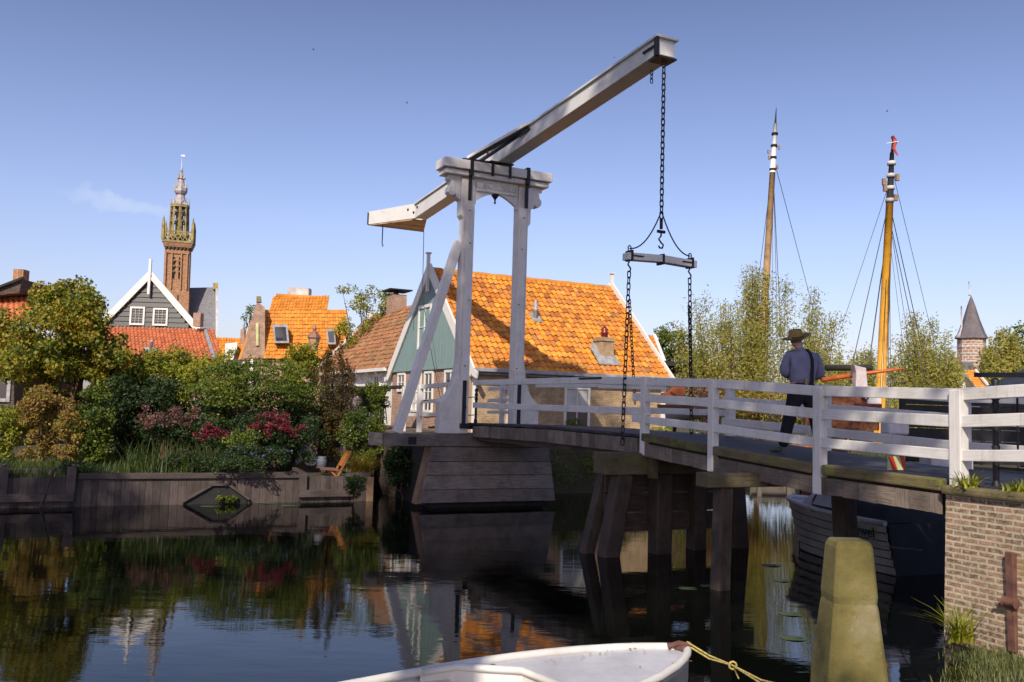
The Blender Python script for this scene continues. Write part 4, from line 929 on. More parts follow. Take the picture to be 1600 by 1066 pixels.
# red lean-to roof in front of it
lr = thing('red_roofed_annex', 'low annex with red pantile roof below the black boarded gable', 'house', at(260, 620, 35))
p0, p1 = at(140, 566, 34.4), at(352, 572, 34.4); q0 = at(140, 509, 37.6); q1 = at(322, 515, 37.6)
tileroof(lr, p0, p1-p0, q0-p0, 34, 14, TILER, amp=.045)
b = MB(); b.prism([Vector((p0.x, 34.7, p0.z-.1)), Vector((p1.x, 34.7, p1.z-.1)), Vector((p1.x, 34.7, 1)), Vector((p0.x, 34.7, 1))], (0, 2.8, 0)); b.build('wall', BRICKR, lr)
b = MB(); b.bar(at(338, 573, 34.3), at(320, 516, 37.5), .12, .16); b.build('verge', LEAD, lr)
b = MB(); b.box(at(237, 547, 35.4), (.5, .3, .2)); b.lathe([(.07, 0), (.07, .3), (.1, .32), (.03, .4)], at(236, 547, 35.3), 8); b.build('flue', LEAD, lr)
b = MB(); b.box(at(310, 500, 37.2), (.3, .4, .55)); b.build('chimney', BRICKR, lr)
# --- small roofs in the gap
sr = thing('distant_cottage', 'distant cottage with orange roof and white dormer left of the mansard house', 'house', at(355, 600, 55))
p0, p1 = at(325, 556, 55), at(385, 558, 55); q0 = at(325, 527, 56.5); tileroof(sr, p0, p1-p0, q0-p0, 14, 7, TILEM); b = MB(); px_box(b, [(325, 600), (325, 556), (395, 556), (395, 600)], 55.2, 4); b.build('wall', WHITE2, sr)
b = MB(); px_box(b, [(351, 562), (352, 537), (371, 535), (370, 545), (364, 562)], 54.4, 1.2); b.build('dormer', WHITE2, sr)
b = MB(); px_box(b, [(376, 540), (376, 515), (383, 512), (383, 540)], 56, .8); b.build('chimney', BRICKR, sr)
# --- house at the far left edge
le = thing('brick_villa', 'dark brick house with white framed windows behind the tree at the left edge', 'house', at(-10, 640, 31))
YL = 31; fV = flat(0, YL)
b = MB(); b.prism([at(-120, 700, YL), at(22, 700, YL), at(22, 520, YL), at(-120, 520, YL)], (0, 5, 0)); b.build('wall', BRICKD, le)
b = MB(); b.prism([at(-60, 466, YL+.1), at(30, 458, YL+.1), at(34, 436, YL+.1), at(-60, 466, YL+.1)][:3]+[at(-40, 470, YL+.1)], (0, 3, 0)); b.build('gable', BRICKD, le)
b = MB(); p0 = at(-100, 500, YL-.4); p1 = at(60, 500, YL-.4); tileroof(le, p0, p1-p0, at(-100, 458, YL+1)-p0, 18, 5, TILER)
b = MB(); b.bar(at(-70, 475, YL), at(36, 434, YL), .06, .08); b.build('verge', BLACKW, le)
b = MB(); b.box(at(33, 433, YL+.4), (.35, .4, .5)); b.build('chimney', BRICKT, le)
a0, a1 = at(-25, 600, YL).x, at(18, 600, YL).x; window(le, fV, a0, a1, at(0, 628, YL).z, at(0, 560, YL).z, .12, .06, 2, 2, fm=LEAD); a0, a1 = at(22, 600, YL).x, at(34, 600, YL).x  # white window frame given a grey material to stand for its shade
# --- church tower
YT = 113
tw = thing('church_tower', 'tall leaning brick church tower with stone gallery and white lead spire', 'tower', at(275, 560, YT))
cx0 = at(279, 380, YT); baseT = at(270, 600, YT); lean = (cx0-baseT)
def tp(z): k = (z-baseT.z)/lean.z; return baseT+lean*k
def ring4(z, h, rot=.0): c = tp(z); return [c+Vector((sx*h*math.cos(rot)-sy*h*math.sin(rot), sx*h*math.sin(rot)+sy*h*math.cos(rot), 0)) for sx, sy in ((-1, -1), (1, -1), (1, 1), (-1, 1))]
def stack(b, secs, rot, m=0, n=4):
    V = []
    for z, h in secs:
        if n == 4: V += ring4(z, h, rot)
        else: V += [tp(z)+Vector((h*math.cos(2*math.pi*(k+.5)/n), h*math.sin(2*math.pi*(k+.5)/n), 0)) for k in range(n)]
    b.add(V, [(i*n+k, i*n+(k+1) % n, (i+1)*n+(k+1) % n, (i+1)*n+k) for i in range(len(secs)-1) for k in range(n)]+[tuple(range(n))[::-1], tuple((len(secs)-1)*n+k for k in range(n))], None, m)
TRT = .29; ZG = cx0.z+.15; HT = 1.5
b = MB(); stack(b, [(0, HT+.12), (ZG-6.5, HT+.08), (ZG-6.4, HT), (ZG-.9, HT)], TRT)
def tf(a, z, o): c = tp(z); return c+Vector((math.cos(TRT), math.sin(TRT), 0))*a+Vector((math.sin(TRT), -math.cos(TRT), 0))*(HT+o)
for a in (-1.27, -.56, .56, 1.27): b.bar(tf(a, ZG-6.3, .06), tf(a, ZG-1.6, .06), .34 if abs(a) > 1 else .3, .16)
b.bar(tf(-1.42, ZG-1.5, .06), tf(1.42, ZG-1.5, .06), .16, .5)
body = b.build('shaft', BRICKT, tw)
for a in (-.32, .32): b = MB(); b.bar(tf(a, ZG-4.9, .04), tf(a, ZG-2.2, .04), .42, .06); b.build('louvre_opening', BLACKW, tw)
b = MB()
for a in (-.32, .32):
    for z in (-4.2, -3.5, -2.8): b.lathe([(.11, 0), (.16, .15), (.11, .3)], tf(a, ZG+z, .12), 6)
b.build('opening_tracery', STONEY, tw)
b = MB()
for a in (-.7, .3): b.bar(tf(a, ZG-11, .1), tf(a, ZG-7.0, .1), .3, .05)
for a in np.arange(-1.35, 1.4, .45): b.bar(tf(a, ZG-1.3, .1), tf(a+.15, ZG-.95, .2), .2, .2)
b.build('blind_arch', BLACKW, tw)
b = MB(); stack(b, [(ZG-.9, HT+.12), (ZG-.35, HT+.3)], TRT); b.build('corbel_table', BRICKT, tw)
b = MB(); stack(b, [(ZG-.35, HT+.35), (ZG-.1, HT+.35)], TRT)
for s_ in range(4):
    r1 = ring4(ZG-.1, HT+.25, TRT); r2 = ring4(ZG+1.05, HT+.25, TRT); a, c = s_, (s_+1) % 4
    b.bar(r2[a], r2[c], .15, .12)
    for k in range(6):
        p_, q_ = r1[a].lerp(r1[c], k/6), r2[a].lerp(r2[c], (k+1)/6); b.bar(p_, q_, .12, .12); b.bar(r1[a].lerp(r1[c], (k+1)/6), r2[a].lerp(r2[c], k/6), .12, .12)
    V = [(r1[a])]; b.bar(r1[a], r2[a]+Vector((0, 0, .9)), .32, .32); b.bar(r2[a]+Vector((0, 0, .9)), r2[a]+Vector((0, 0, 1.9)), .3, .3, w2=.04, h2=.04)
b.build('gallery', STONEY, tw)
b = MB(); ZL = ZG+.3
for k in range(8):
    an = 2*math.pi*(k+.5)/8; f_ = lambda z, r: tp(z)+Vector((r*math.cos(an), r*math.sin(an), 0)); b.bar(f_(ZL, 1.12), f_(ZL+4.2, 1.0), .24, .24)
stack(b, [(ZL, 1.25), (ZL+.5, 1.25)], 0, n=8); stack(b, [(ZL+.4, .5), (ZL+4.2, .45)], 0, n=6); stack(b, [(ZL+4.1, 1.2), (ZL+4.4, 1.15)], 0, n=8); b.build('lantern', STONEY, tw)
BELL = plain('bell_bronze', (.12, .11, .10), (.07, .06, .06), 3, .5, .2, .5)
for k in range(8):
    an = 2*math.pi*k/8
    for zz_ in (3.3, 2.1): b = MB(); b.lathe([(.28, 0), (.2, .15), (.14, .35), (.04, .42)], tp(ZL+zz_)+Vector((.95*math.cos(an), .95*math.sin(an), 0)), 8); b.build('bell', BELL, tw)
b = MB(); b.lathe([(.5, 0), (.35, .4), (.2, .9)], tp(ZL+1.0), 8); b.build('bell', BELL, tw)
b = MB(); Z5 = ZL+4.4
stack(b, [(Z5, 1.2), (Z5+.25, .9), (Z5+.85, .6), (Z5+1.35, .5), (Z5+1.5, .66), (Z5+1.8, .82), (Z5+2.3, .8), (Z5+2.5, .55), (Z5+2.8, .42), (Z5+3.4, .36), (Z5+3.45, .5), (Z5+3.55, .34), (Z5+4.3, .17), (Z5+4.5, .2), (Z5+5.0, .05)], 0, n=8)
for r_, z0, h in ((1.1, Z5, 1.2), (.78, Z5+2.2, .8), (.45, Z5+3.45, .6)):
    for k in range(8): an = 2*math.pi*(k+.5)/8; p_ = tp(z0)+Vector((r_*math.cos(an), r_*math.sin(an), 0)); b.bar(p_, p_+Vector((0, 0, h)), .14, .14, w2=.03, h2=.03)
b.build('spire', plain('weathered_lead', (.46, .42, .42), (.22, .19, .20), 1.8, .6), tw)
b = MB(); b.tube([tp(Z5+4.9), tp(Z5+6.6)], .035, 5); b.box(tp(Z5+6.5)+Vector((.12, 0, 0)), (.5, .05, .22)); b.build('weathervane', WHITE2, tw)
nv = thing('church_nave', 'church nave with grey slate roof and yellow gable top right of the tower', 'church', at(320, 570, YT+4))
b = MB(); b.add([at(285, 450, YT+3.0), at(338, 449, YT+3.0), at(338, 524, YT-1), at(268, 520, YT-1)], [(0, 1, 2, 3)]); b.build('roof', SLATE, nv)
b = MB(); px_box(b, [(270, 600), (270, 522), (338, 524), (338, 600)], YT-.5, 7); b.build('wall', BRICKT, nv)
b = MB(); px_box(b, [(337, 600), (337, 452), (340, 450), (341, 600)], YT-1.2, 5); b.build('gable_edge', STONEW, nv); b = MB(); px_box(b, [(333, 452), (333, 442), (341, 442), (341, 452)], YT+2, .8); b.build('gable_top', STONEY, nv)
# --- right background: roofs, dark sheds, brick tower with slate spire
bh = thing('small_gabled_house', 'small orange roofed house peeking out behind the long orange roof', 'house', at(1022, 600, 42))
p0 = at(990, 572, 41); tileroof(bh, p0, at(1035, 573, 41)-p0, at(978, 523, 43)-p0, 9, 8, TILEO); b = MB(); b.bar(at(1041, 574, 41), at(1022, 524, 42.9), .14, .16); b.build('bargeboard', WHITE2, bh)
b = MB(); px_box(b, [(980, 640), (980, 572), (1036, 572), (1036, 640)], 41.3, 3); b.build('wall', DARKWB, bh)
bs = thing('boat_shed', 'low dark boarded shed with flat roof left of the willow', 'shed', at(1070, 620, 40))
b = MB(); px_box(b, [(1035, 660), (1035, 570), (1125, 572), (1125, 660)], 40, 3); b.build('wall', timber('shed_boards', (.09, .05, .035), (.03, .02, .016)), bs); b = MB(); px_box(b, [(1030, 571), (1030, 563), (1060, 565), (1130, 570), (1130, 574)], 39.6, 3.6); b.build('roof', BLACKW, bs)
bt_ = thing('spired_tower', 'squat banded brick tower with tall grey slate spire on the right horizon', 'tower', at(1519, 620, 150))
ap = at(1515, 462, 150); bs_ = at(1518, 530, 150); hw = 2.15
b = MB(); b.lathe([(hw*1.02, -12), (hw*1.02, 0), (hw*1.15, .1)], bs_, 8, smooth=False, rot=.39); b.build('drum', bricks('banded_brick', (.32, .16, .12), (.40, .22, .16), (.55, .48, .4), .9, .5, msize=.12), bt_)
b = MB()
for z in (-1.4, -2.6, -3.9): b.lathe([(hw*1.05, z), (hw*1.05, z+.22)], bs_, 8, smooth=False, rot=.39)
b.build('stone_band', STONEW, bt_)
b = MB(); H_ = ap.z-bs_.z; b.lathe([(hw*1.22, .05), (hw*.98, 1.0), (hw*.6, H_*.45), (hw*.28, H_*.78), (.05, H_)], bs_, 8, smooth=False, rot=.39); b.build('spire', SLATE2, bt_)
b = MB(); b.tube([ap, ap+Vector((-.1, 0, 2.4))], .07, 5); b.box(ap+Vector((0, 0, 1.7)), (.9, .1, .1)); b.lathe([(.2, 0), (.24, .15), (.1, .3)], ap, 8)
q_ = at(1503, 520, 150); b.tube([q_, q_+Vector((-.05, 0, 4.5))], .12, 5, ); b.box(q_+Vector((0, 0, 3.6)), (.7, .1, .1)); b.lathe([(1.2, 0), (.5, .9), (.25, 1.8)], q_-Vector((0, 0, .9)), 8); b.build('finial', STONEW, bt_)
b = MB(); px_box(b, [(1475, 640), (1480, 575), (1500, 552), (1545, 553), (1575, 575), (1575, 640)], 150, 6); b.build('church_body', BRICKR, bt_)
sg_ = thing('white_gabled_house', 'little white gabled house with vivid orange roof by the right willow', 'house', at(1500, 610, 60))
b = MB(); px_box(b, [(1478, 640), (1490, 598), (1503, 580), (1522, 602), (1540, 640)], 59.5, .3); b.build('gable', WHITE2, sg_)
p0 = at(1527, 608, 58); tileroof(sg_, p0, at(1549, 608, 58)-p0, at(1505, 578, 59.2)-p0, 6, 8, TILEM, amp=.02); b = MB(); b.bar(at(1546, 605, 57.8), at(1524, 578, 59), .12, .12); b.build('bargeboard', WHITE2, sg_)
b = MB(); px_box(b, [(1503, 580), (1503, 566), (1520, 566), (1524, 580)], 61, 2); b.build('dormer', SLATE, sg_)
mq = thing('dark_pavilion', 'dark blue peaked canvas pavilion behind the iron railing on the right', 'pavilion', at(1600, 640, 25))
b = MB(); pk_ = at(1640, 558, 25); c4 = [at(1535, 606, 23.5), at(1745, 612, 23.5), at(1745, 606, 27), at(1560, 600, 27)]; b.add([pk_]+c4, [(0, 1, 2), (0, 2, 3), (0, 3, 4), (0, 4, 1)]); b.build('canopy', NAVY, mq)
b = MB(); 
for p_ in c4: b.bar(Vector((p_.x, p_.y, 1.2)), p_, .08, .08)
b.prism([at(1540, 604, 27.5), at(1745, 604, 27.5), at(1745, 650, 27.5), at(1540, 650, 27.5)], (0, .05, 0)); b.build('frame', NAVY, mq)
tag(MB().prism([(7.5, 17.6, -.6), (30, 20.6, -.6), (30, 30, -.6), (11.5, 23.5, -.6)][::1], (0, 0, 1.9)).build('yard_ground', GRND), kind='structure')
ds = thing('boarded_fence', 'black tarred board fence behind the far railing at the right', 'fence', at(1500, 680, 19))
for k in range(6):
    b = MB(); b.prism([at(1408, 614+k*18, 18.5), at(1760, 626+k*18, 18.5), at(1760, 643+k*18, 18.5), at(1408, 631+k*18, 18.5)], (0, .04, 0)); b.build('board', BLACKW, ds)
for x in (1410, 1500, 1600): b = MB(); b.bar(at(x, 730, 18.6), at(x, 612+(x-1408)*.03, 18.6), .1, .1); b.build('post', BLACKW, ds)
tag(MB().box(at(1478, 722, 17.5), (.8, .5, .4)).build('white_crate', STONEW), 'pale crate low beside the last white rail post', 'crate')
tag(MB().box(at(1398, 668, 18.3), (.5, .3, .3), .3).build('white_sack', STONEW, None, .05), 'pale lumpy sack left of the black board fence', 'sack')
# ------------------------------------------------------------------ canal walls
qw = thing('wooden_quay', 'grey brown boarded canal quay with timber cap and two landing steps', 'quay wall', B(-1.5, -6, 0))
b = MB(); t = -26
while t < -1.98:
    w_ = random.uniform(.12, .2); b.bb(-1.55, -1.5, t, min(t+w_-.006, -1.95), -.6, .62); t += w_
b.build('boarding', QUAYW, qw)
b = MB(); t = 0
while t < 1: b.hexa([B(-1.5-3.4*t, -1.95+1.3*t, -.6), B(-1.55-3.4*t, -2.0+1.3*t, -.6), B(-1.55-3.4*(t+.07), -2.0+1.3*(t+.07), -.6), B(-1.5-3.4*(t+.07), -1.95+1.3*(t+.07), -.6), B(-1.5-3.4*t, -1.95+1.3*t, .6), B(-1.55-3.4*t, -2.0+1.3*t, .6), B(-1.55-3.4*(t+.07), -2.0+1.3*(t+.07), .6), B(-1.5-3.4*(t+.07), -1.95+1.3*(t+.07), .6)]); t += .075
b.build('return_boarding', QUAYW, qw)
b = MB(); b.bb(-1.72, -1.44, -8.55, -3.72, .59, .71); b.bb(-1.72, -1.44, -2.5, -1.95, .59, .70); b.bb(-1.72, -1.44, -26, -10.1, .62, .8); b.build('cap_timber', QUAYW, qw, .01)
def steps(t0, t1, zt_):
    b = MB(); b.bb(-1.5, -1.40, t0, t1, .13, .30); b.bb(-1.55, -1.40, t0-.02, t0+.16, .3, zt_); b.bb(-1.55, -1.40, t1-.16, t1+.02, .3, zt_)
    for k, z in enumerate((.30, .46, .62)): b.bb(-1.5-.3*k-(.35 if k else 0), -2.15-.3*k, t0+.1, t1-.1, z-.06, z+.002); b.bb(-2.13-.3*k, -2.15-.3*k, t0+.1, t1-.1, z-.0, z+.13)
    b.bb(-1.5, -2.5, t0, t0+.06, 0, zt_); b.bb(-1.5, -2.5, t1-.06, t1, 0, zt_); b.build('landing_step', QUAYW, qw)
steps(-10.05, -8.62, .86); steps(-3.72, -2.42, .69)
b = MB(); b.bb(-1.46, -1.42, -2.05, -1.88, 0, .6); b.build('corner_post', timber('corner_wood', (.26, .17, .11), (.12, .08, .05)), qw)
b = MB(); b.prism([B(-1.48, t_, z_) for t_, z_ in ((-6.35, -.1), (-6.35, .08), (-5.75, .42), (-5.4, .42), (-4.95, .1), (-4.95, -.1))], DD*.015); b.build('outlet_dark_plate', BLACKW, qw)  # black plate over the boards stands in for the shade inside the outlet
for p_, q_ in (((-6.4, .06), (-5.78, .43)), ((-5.8, .45), (-5.38, .45)), ((-5.36, .43), (-4.9, .1))): b = MB(); b.bar(B(-1.43, *p_), B(-1.43, *q_), .05, .05); b.build('outlet_frame', QUAYW, qw)
b = MB(); b.tube([B(-1.4, -9.0, .85), B(-1.38, -9.2, .2), B(-1.37, -9.3, -.1)], .018, 5); b.build('mooring_pole', PILE, qw)
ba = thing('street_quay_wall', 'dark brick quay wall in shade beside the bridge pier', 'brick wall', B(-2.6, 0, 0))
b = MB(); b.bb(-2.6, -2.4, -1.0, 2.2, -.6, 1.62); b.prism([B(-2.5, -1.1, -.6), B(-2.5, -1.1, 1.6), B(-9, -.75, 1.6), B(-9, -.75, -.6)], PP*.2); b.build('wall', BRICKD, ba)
fb = thing('far_quay', 'low grey timber quay on the far side of the canal seen under the bridge', 'quay wall', at(1180, 760, 33.5))
b = MB(); b.box((30, 33.6, .2), (42, .12, 1.1)); b.box((30, 33.5, .66), (42, .3, .14))
for x in np.arange(9.3, 24, 1.1): b.box((x, 33.45, .3), (.16, .16, 1.2))
b.build('boarding', timber('pale_quay', (.20, .18, .16), (.08, .07, .06)), fb)
# ------------------------------------------------------------------ sailing boats
def sailboat(name, lbl, c, ang, L, W, hm, mastbase, masttop, r0, mm, topcol, stays, hull=True):
    t = thing(name, lbl, 'sailing boat', c); ca, sa = math.cos(ang), math.sin(ang)
    f = lambda u, v_, z: Vector((c[0]+u*ca-v_*sa, c[1]+u*sa+v_*ca, z))
    b = MB(); us_ = np.linspace(-L/2, L/2, 15); V = []
    for u in us_:
        k = abs(u)/(L/2); h = W*(1-k**2.6)**.7+.03; g_ = .75+.75*k**2.2
        for y, z in ((1, g_), (1.04, g_*.55), (.85, .1), (.5, -.3), (-.5, -.3), (-.85, .1), (-1.04, g_*.55), (-1, g_)): V.append(f(u, y*h, z))
    b.add(V, [(i*8+k, i*8+k+1, (i+1)*8+k+1, (i+1)*8+k) for i in range(14) for k in range(7)], None, 0, True); b.build('hull', hm, t)
    b = MB(); V = []
    for u in us_: k = abs(u)/(L/2); h = W*(1-k**2.6)**.7+.03; V += [f(u, -h, .7+.75*k**2.2), f(u, h, .7+.75*k**2.2)]
    b.add(V, [(2*i, 2*i+1, 2*i+3, 2*i+2) for i in range(14)]); b.build('deck', CHAIRW, t)
    b = MB()
    for sg in (1, -1): b.tube([f(u, sg*(W*(1-(abs(u)/(L/2))**2.6)**.7+.05), .78+.75*(abs(u)/(L/2))**2.2) for u in us_], .06, 6)
    b.build('gunwale', ORANGE, t)
    mb_, mt = Vector(mastbase), Vector(masttop); k1 = .78
    b = MB(); p_ = mb_.lerp(mt, k1); b.tube([mb_, mb_.lerp(mt, .4), p_], [r0, r0*.92, r0*.72], 12); mo = b.build('mast', mm, t)
    b = MB(); b.tube([p_, mb_.lerp(mt, .945)], [r0*.74, r0*.4], 10); b.build('masthead', topcol[0], mo)
    b = MB(); b.tube([mb_.lerp(mt, .945), mt], [r0*.3, r0*.05], 8); b.build('mast_tip', BLACKW, mo)
    for kk in (.79, .83, .87, .91): q = mb_.lerp(mt, kk); b = MB(); b.lathe([(r0*.85, -.05), (r0*.85, .06)], q, 10); b.build('mast_collar', topcol[1], mo)
    for kk, dx in ((.85, -.2), (.865, .2), (.80, .18), (.83, -.16)): b = MB(); b.box(mb_.lerp(mt, kk)+Vector((dx*r0/.15, 0, 0)), (.10, .1, .20)); b.bar(mb_.lerp(mt, kk), mb_.lerp(mt, kk)+Vector((dx*r0/.15, 0, 0)), .03, .03); b.build('pulley_block', plain('block_brown', (.3, .2, .14)), mo)
    b = MB()
    for kk, e_, rr in stays: b.tube([mb_.lerp(mt, kk), Vector(e_)], rr, 4)
    b.build('rigging', RIG, t)
    return t, f
mb1, mt1 = at(1372, 700, 27), at(1395, 212, 26.6)
y1, f1 = sailboat('sailing_barge', 'wooden sailing barge with bright yellow varnished mast moored behind the bridge', (11.3, 25.2, 0), R(28), 8.6, 1.7, HULLW, mb1, mt1, .15, MASTW, (BLACKW, STONEW),
  [(.8, at(1316, 640, 25), .012), (.72, at(1352, 610, 28), .018), (.86, at(1312, 520, 27), .008), (.74, at(1430, 600, 28), .008), (.74, at(1445, 600, 26), .013), (.78, at(1462, 640, 30), .013), (.9, at(1480, 620, 30), .008), (.7, at(1388, 690, 26.5), .012), (.75, at(1392, 690, 26.5), .012), (.6, at(1376, 690, 26), .01), (.7, at(1420, 610, 27), .006)])
b = MB(); b.tube([at(1394, 213, 26.6), at(1399, 222, 26.6), at(1396, 232, 26.5), at(1403, 243, 26.6)], [.05, .07, .05, .02], 6); b.build('pennant', plain('red_pennant', (.5, .06, .05)), y1)
b = MB(); b.bar(at(1385, 224, 26.5), at(1404, 221, 26.5), .02, .02); b.build('pennant_stick', WHITE2, y1)
b = MB(); b.tube([at(1284, 594, 26), at(1340, 585, 26), at(1412, 576, 26)], [.07, .07, .03], 8); b.build('spar', ORANGE, y1)
b = MB(); b.tube([at(1290, 575, 27), at(1362, 575, 27)], .09, 8); b.build('black_spar', BLACKW, y1)
b = MB(); b.prism([at(x, y, 25.6) for x, y in ((1335, 570), (1345, 573), (1354, 575), (1357, 612), (1337, 612), (1338, 582))], (0, .3, 0)); b.build('sail_cover', PINKC, y1, .03)
b = MB(); c_ = at(1316, 635, 25.5); V = []
for j, (r_, z) in enumerate(((1.0, -.65), (.95, -.2), (.75, .25), (.4, .45), (.02, .5))):
    for k in range(14): an = 2*math.pi*k/14; rr = r_*(1+.08*math.sin(5*an+j)); V.append(c_+Vector((rr*1.05*math.cos(an), rr*.8*math.sin(an), z)))
b.add(V, [(j*14+k, j*14+(k+1) % 14, (j+1)*14+(k+1) % 14, (j+1)*14+k) for j in range(4) for k in range(14)], None, 0, True); tag(b.build('net_heap', TARP), 'heap of rusty orange nets piled on the sailing barge', 'nets')
b = MB(); b.box(at(1351, 620, 25.3), (.7, .5, .35)); b.box(at(1352, 634, 25.2), (.6, .4, .2)); b.build('cabin_box', WHITE2, y1); b = MB(); b.box(at(1352, 637, 25.0), (.75, .4, .22)); b.build('red_box', plain('dull_red', (.16, .02, .02)), y1)
b = MB(); b.tube([at(1352, 620, 24.9)+Vector((.09*math.cos(a), 0, .09*math.sin(a))) for a in np.linspace(0, 6.28, 13)[:-1]], .02, 6, closed=True); b.build('winch_wheel', IRON, y1)
mb2, mt2 = at(1185, 640, 47), at(1213, 168, 47)
y2, f2 = sailboat('old_sailing_boat', 'old sailing boat hidden behind the willow with weathered brown mast and white masthead', (at(1185, 640, 47).x, 48, 0), R(10), 11, 2.0, HULLW, mb2, mt2, .21, MASTO, (WHITE2, BLACKW),
  [(.82, at(1170, 560, 47), .016), (.8, at(1186, 520, 47), .016), (.8, at(1222, 560, 47), .018), (.82, at(1216, 560, 47), .014), (.8, at(1207, 560, 47), .01), (.83, at(1275, 500, 49), .016)])
tag(MB().box(at(1102, 637, 24), (.9, 2.4, .1), .9).build('upturned_skiff', HULLW), 'brown wooden skiff lying on the bank behind the railing', 'boat')
# white and orange dinghy seen through the rails
dg_ = thing('beached_dinghy', 'small white dinghy with orange top lying on the bank behind the railing', 'boat', at(1075, 640, 26))
b = MB(); V = []
p_ = at(1050, 655, 26); q_ = at(1115, 640, 24.5); dv2 = (q_-p_); sv2 = Vector((-dv2.y, dv2.x, 0)).normalized()
for k in range(9):
    u = k/8; h = .55*math.sin(math.pi*min(1, .12+u*.95))**.6; c_ = p_+dv2*u
    for y, z in ((1, .35), (.8, .0), (0, -.15), (-.8, 0), (-1, .35)): V.append(c_+sv2*h*y+Vector((0, 0, z)))
b.add(V, [(i*5+k, i*5+k+1, i*5+k+6, i*5+k+5) for i in range(8) for k in range(4)], None, 0, True); b.build('hull', WHITE2, dg_)
b = MB(); b.prism([at(1048, 612, 25.8), at(1058, 600, 25.8), at(1070, 606, 25.8), at(1068, 624, 25.8)], (0, .4, 0)); b.prism([at(1036, 614, 25.9), at(1055, 610, 25.9), at(1060, 618, 25.9), at(1036, 618, 25.9)], (0, .4, 0)); b.build('spray_top', ORANGE, dg_)
# ------------------------------------------------------------------ bank bits: chair, pots, fence
gc = thing('folding_chair', 'orange brown folding wooden garden chair on the landing step', 'garden chair', B(-1.78, -2.8, .31)); gc['_w'] = tuple(gc.location)
def G(a, o, z): return B(-1.78+o, -2.8+a, .31+z)
for o in (-.2, .2):
    b = MB(); b.bar(G(-.12, o, 0), G(.36, o, .92), .045, .03, DD); b.build('back_leg', CHAIRW, gc)
    b = MB(); b.bar(G(.30, o*.8, .02), G(-.16, o*.8, .46), .045, .03, DD); b.build('front_leg', CHAIRW, gc)
b = MB()
for k in range(4): b.bar(G(-.36+k*.12, -.21, .5-.012*k), G(-.36+k*.12, .21, .5-.012*k), .09, .02)
b.bar(G(-.4, -.2, .48), G(.12, -.2, .44), .03, .03); b.bar(G(-.4, .2, .48), G(.12, .2, .44), .03, .03); b.build('seat', timber('seat_slats', (.2, .1, .07), (.1, .05, .035)), gc)
b = MB(); b.bar(G(.35, -.2, .9), G(.35, .2, .9), .06, .02); b.bar(G(.17, -.2, .55), G(.17, .2, .55), .05, .02)
for o in (-.1, 0, .1): b.bar(G(.17, o, .55), G(.35, o, .9), .04, .015)
b.build('backrest', CHAIRW, gc)
b = MB(); pz = B(-3.2, -3.1, .62); b.lathe([(.02, 0), (.2, .02), (.27, .4), (.3, .42), (.26, .41), (.2, .3)], Vector((0, 0, 0)), 14)
po = b.build('toppled_pot', CPOT); po.location = B(-2.9, -3.45, .85); po.rotation_euler = (R(10), R(62), R(-20)); tag(po, 'large dark grey pot lying tilted beside the landing steps', 'pot')
b = MB(); b.lathe([(.09, 0), (.12, .03), (.13, .22), (.1, .26), (.12, .3), (.09, .3), (.03, .1)], B(-2.3, -2.98, .75), 12); tag(b.build('blue_pot', BPOT), 'small blue grey patterned flower pot behind the folding chair', 'pot')
bfz = thing('black_shed', 'black boarded garden shed wall between the shrubs and the bridge brace', 'shed', B(-6, -1, .6))
b = MB()
for k in range(13): a0 = at(528+k*7.6, 0, 28.3).x; b.prism([Vector((a0, 28.3, .6)), Vector((at(535+k*7.6, 0, 28.3).x, 28.3, .6)), Vector((at(535+k*7.6, 0, 28.3).x, 28.3, 2.97)), Vector((a0, 28.3, 2.97))], (0, .05, 0))
b.build('wall', BLACKW, bfz); b = MB(); b.prism([at(526, 606, 28.2), at(627, 602, 28.2), at(627, 605.5, 28.2), at(526, 609.5, 28.2)], (0, 1.6, 0)); b.build('roof', BLACKW, bfz)
um = thing('closed_parasol', 'off white folded cloth parasol leaning on the black shed', 'parasol', at(548, 690, 27)); c_ = at(548, 650, 27)
b = MB(); b.prism([at(x, y, 27) for x, y in ((541, 652), (542, 630), (548, 622), (563, 618), (567, 626), (560, 640), (552, 650), (545, 655))], (0, .12, 0)); b.build('cloth', PINKC, um, .03)
b = MB(); b.tube([at(545, 690, 27.2), at(556, 630, 27.2)], .02, 6); b.build('pole', WHITE2, um)
for n_, (x, y) in enumerate(((577, 632), (596, 634))):
    gt = thing('garden_table' if n_ == 0 else 'garden_stool', ('round grey garden table hanging in the climbing plant by the shed', 'small dark stool right of the round garden table')[n_], ('table', 'stool')[n_], at(x, y+35, 27.5))
    c_ = at(x, y, 27.5); b = MB(); b.lathe([(.22, -.03), (.24, 0), (.24, .03)], c_, 16); b.build('top', CPOT, gt); b = MB()
    for dx in (-.1, .12): b.bar(c_+Vector((dx, 0, 0)), c_+Vector((dx*1.6, 0, -.55)), .03, .03)
    b.build('leg', LEAD, gt)
# street lantern
ln = thing('street_lantern', 'copper coloured square street lantern above the shrubs', 'street lamp', B(-8, -1.9, 1.7)); lc = B(-8, -1.9, 4.3)
b = MB(); b.tube([B(-8, -1.9, 1.2), B(-8, -1.9, 4.05)], [.06, .04], 8); b.build('pole', IRON, ln)
b = MB(); b.lathe([(.13, -.2), (.19, .17)], lc, 6, smooth=False); b.build('lamp_glass', LGLASS, ln); b = MB(); b.lathe([(.24, .17), (.22, .2), (.10, .36), (.05, .4), (.07, .47), (.02, .58)], lc, 6, smooth=False); b.build('lamp_roof', COPPER, ln); b = MB(); b.lathe([(.1, -.27), (.15, -.2)], lc, 6); b.build('lamp_base', COPPER, ln)
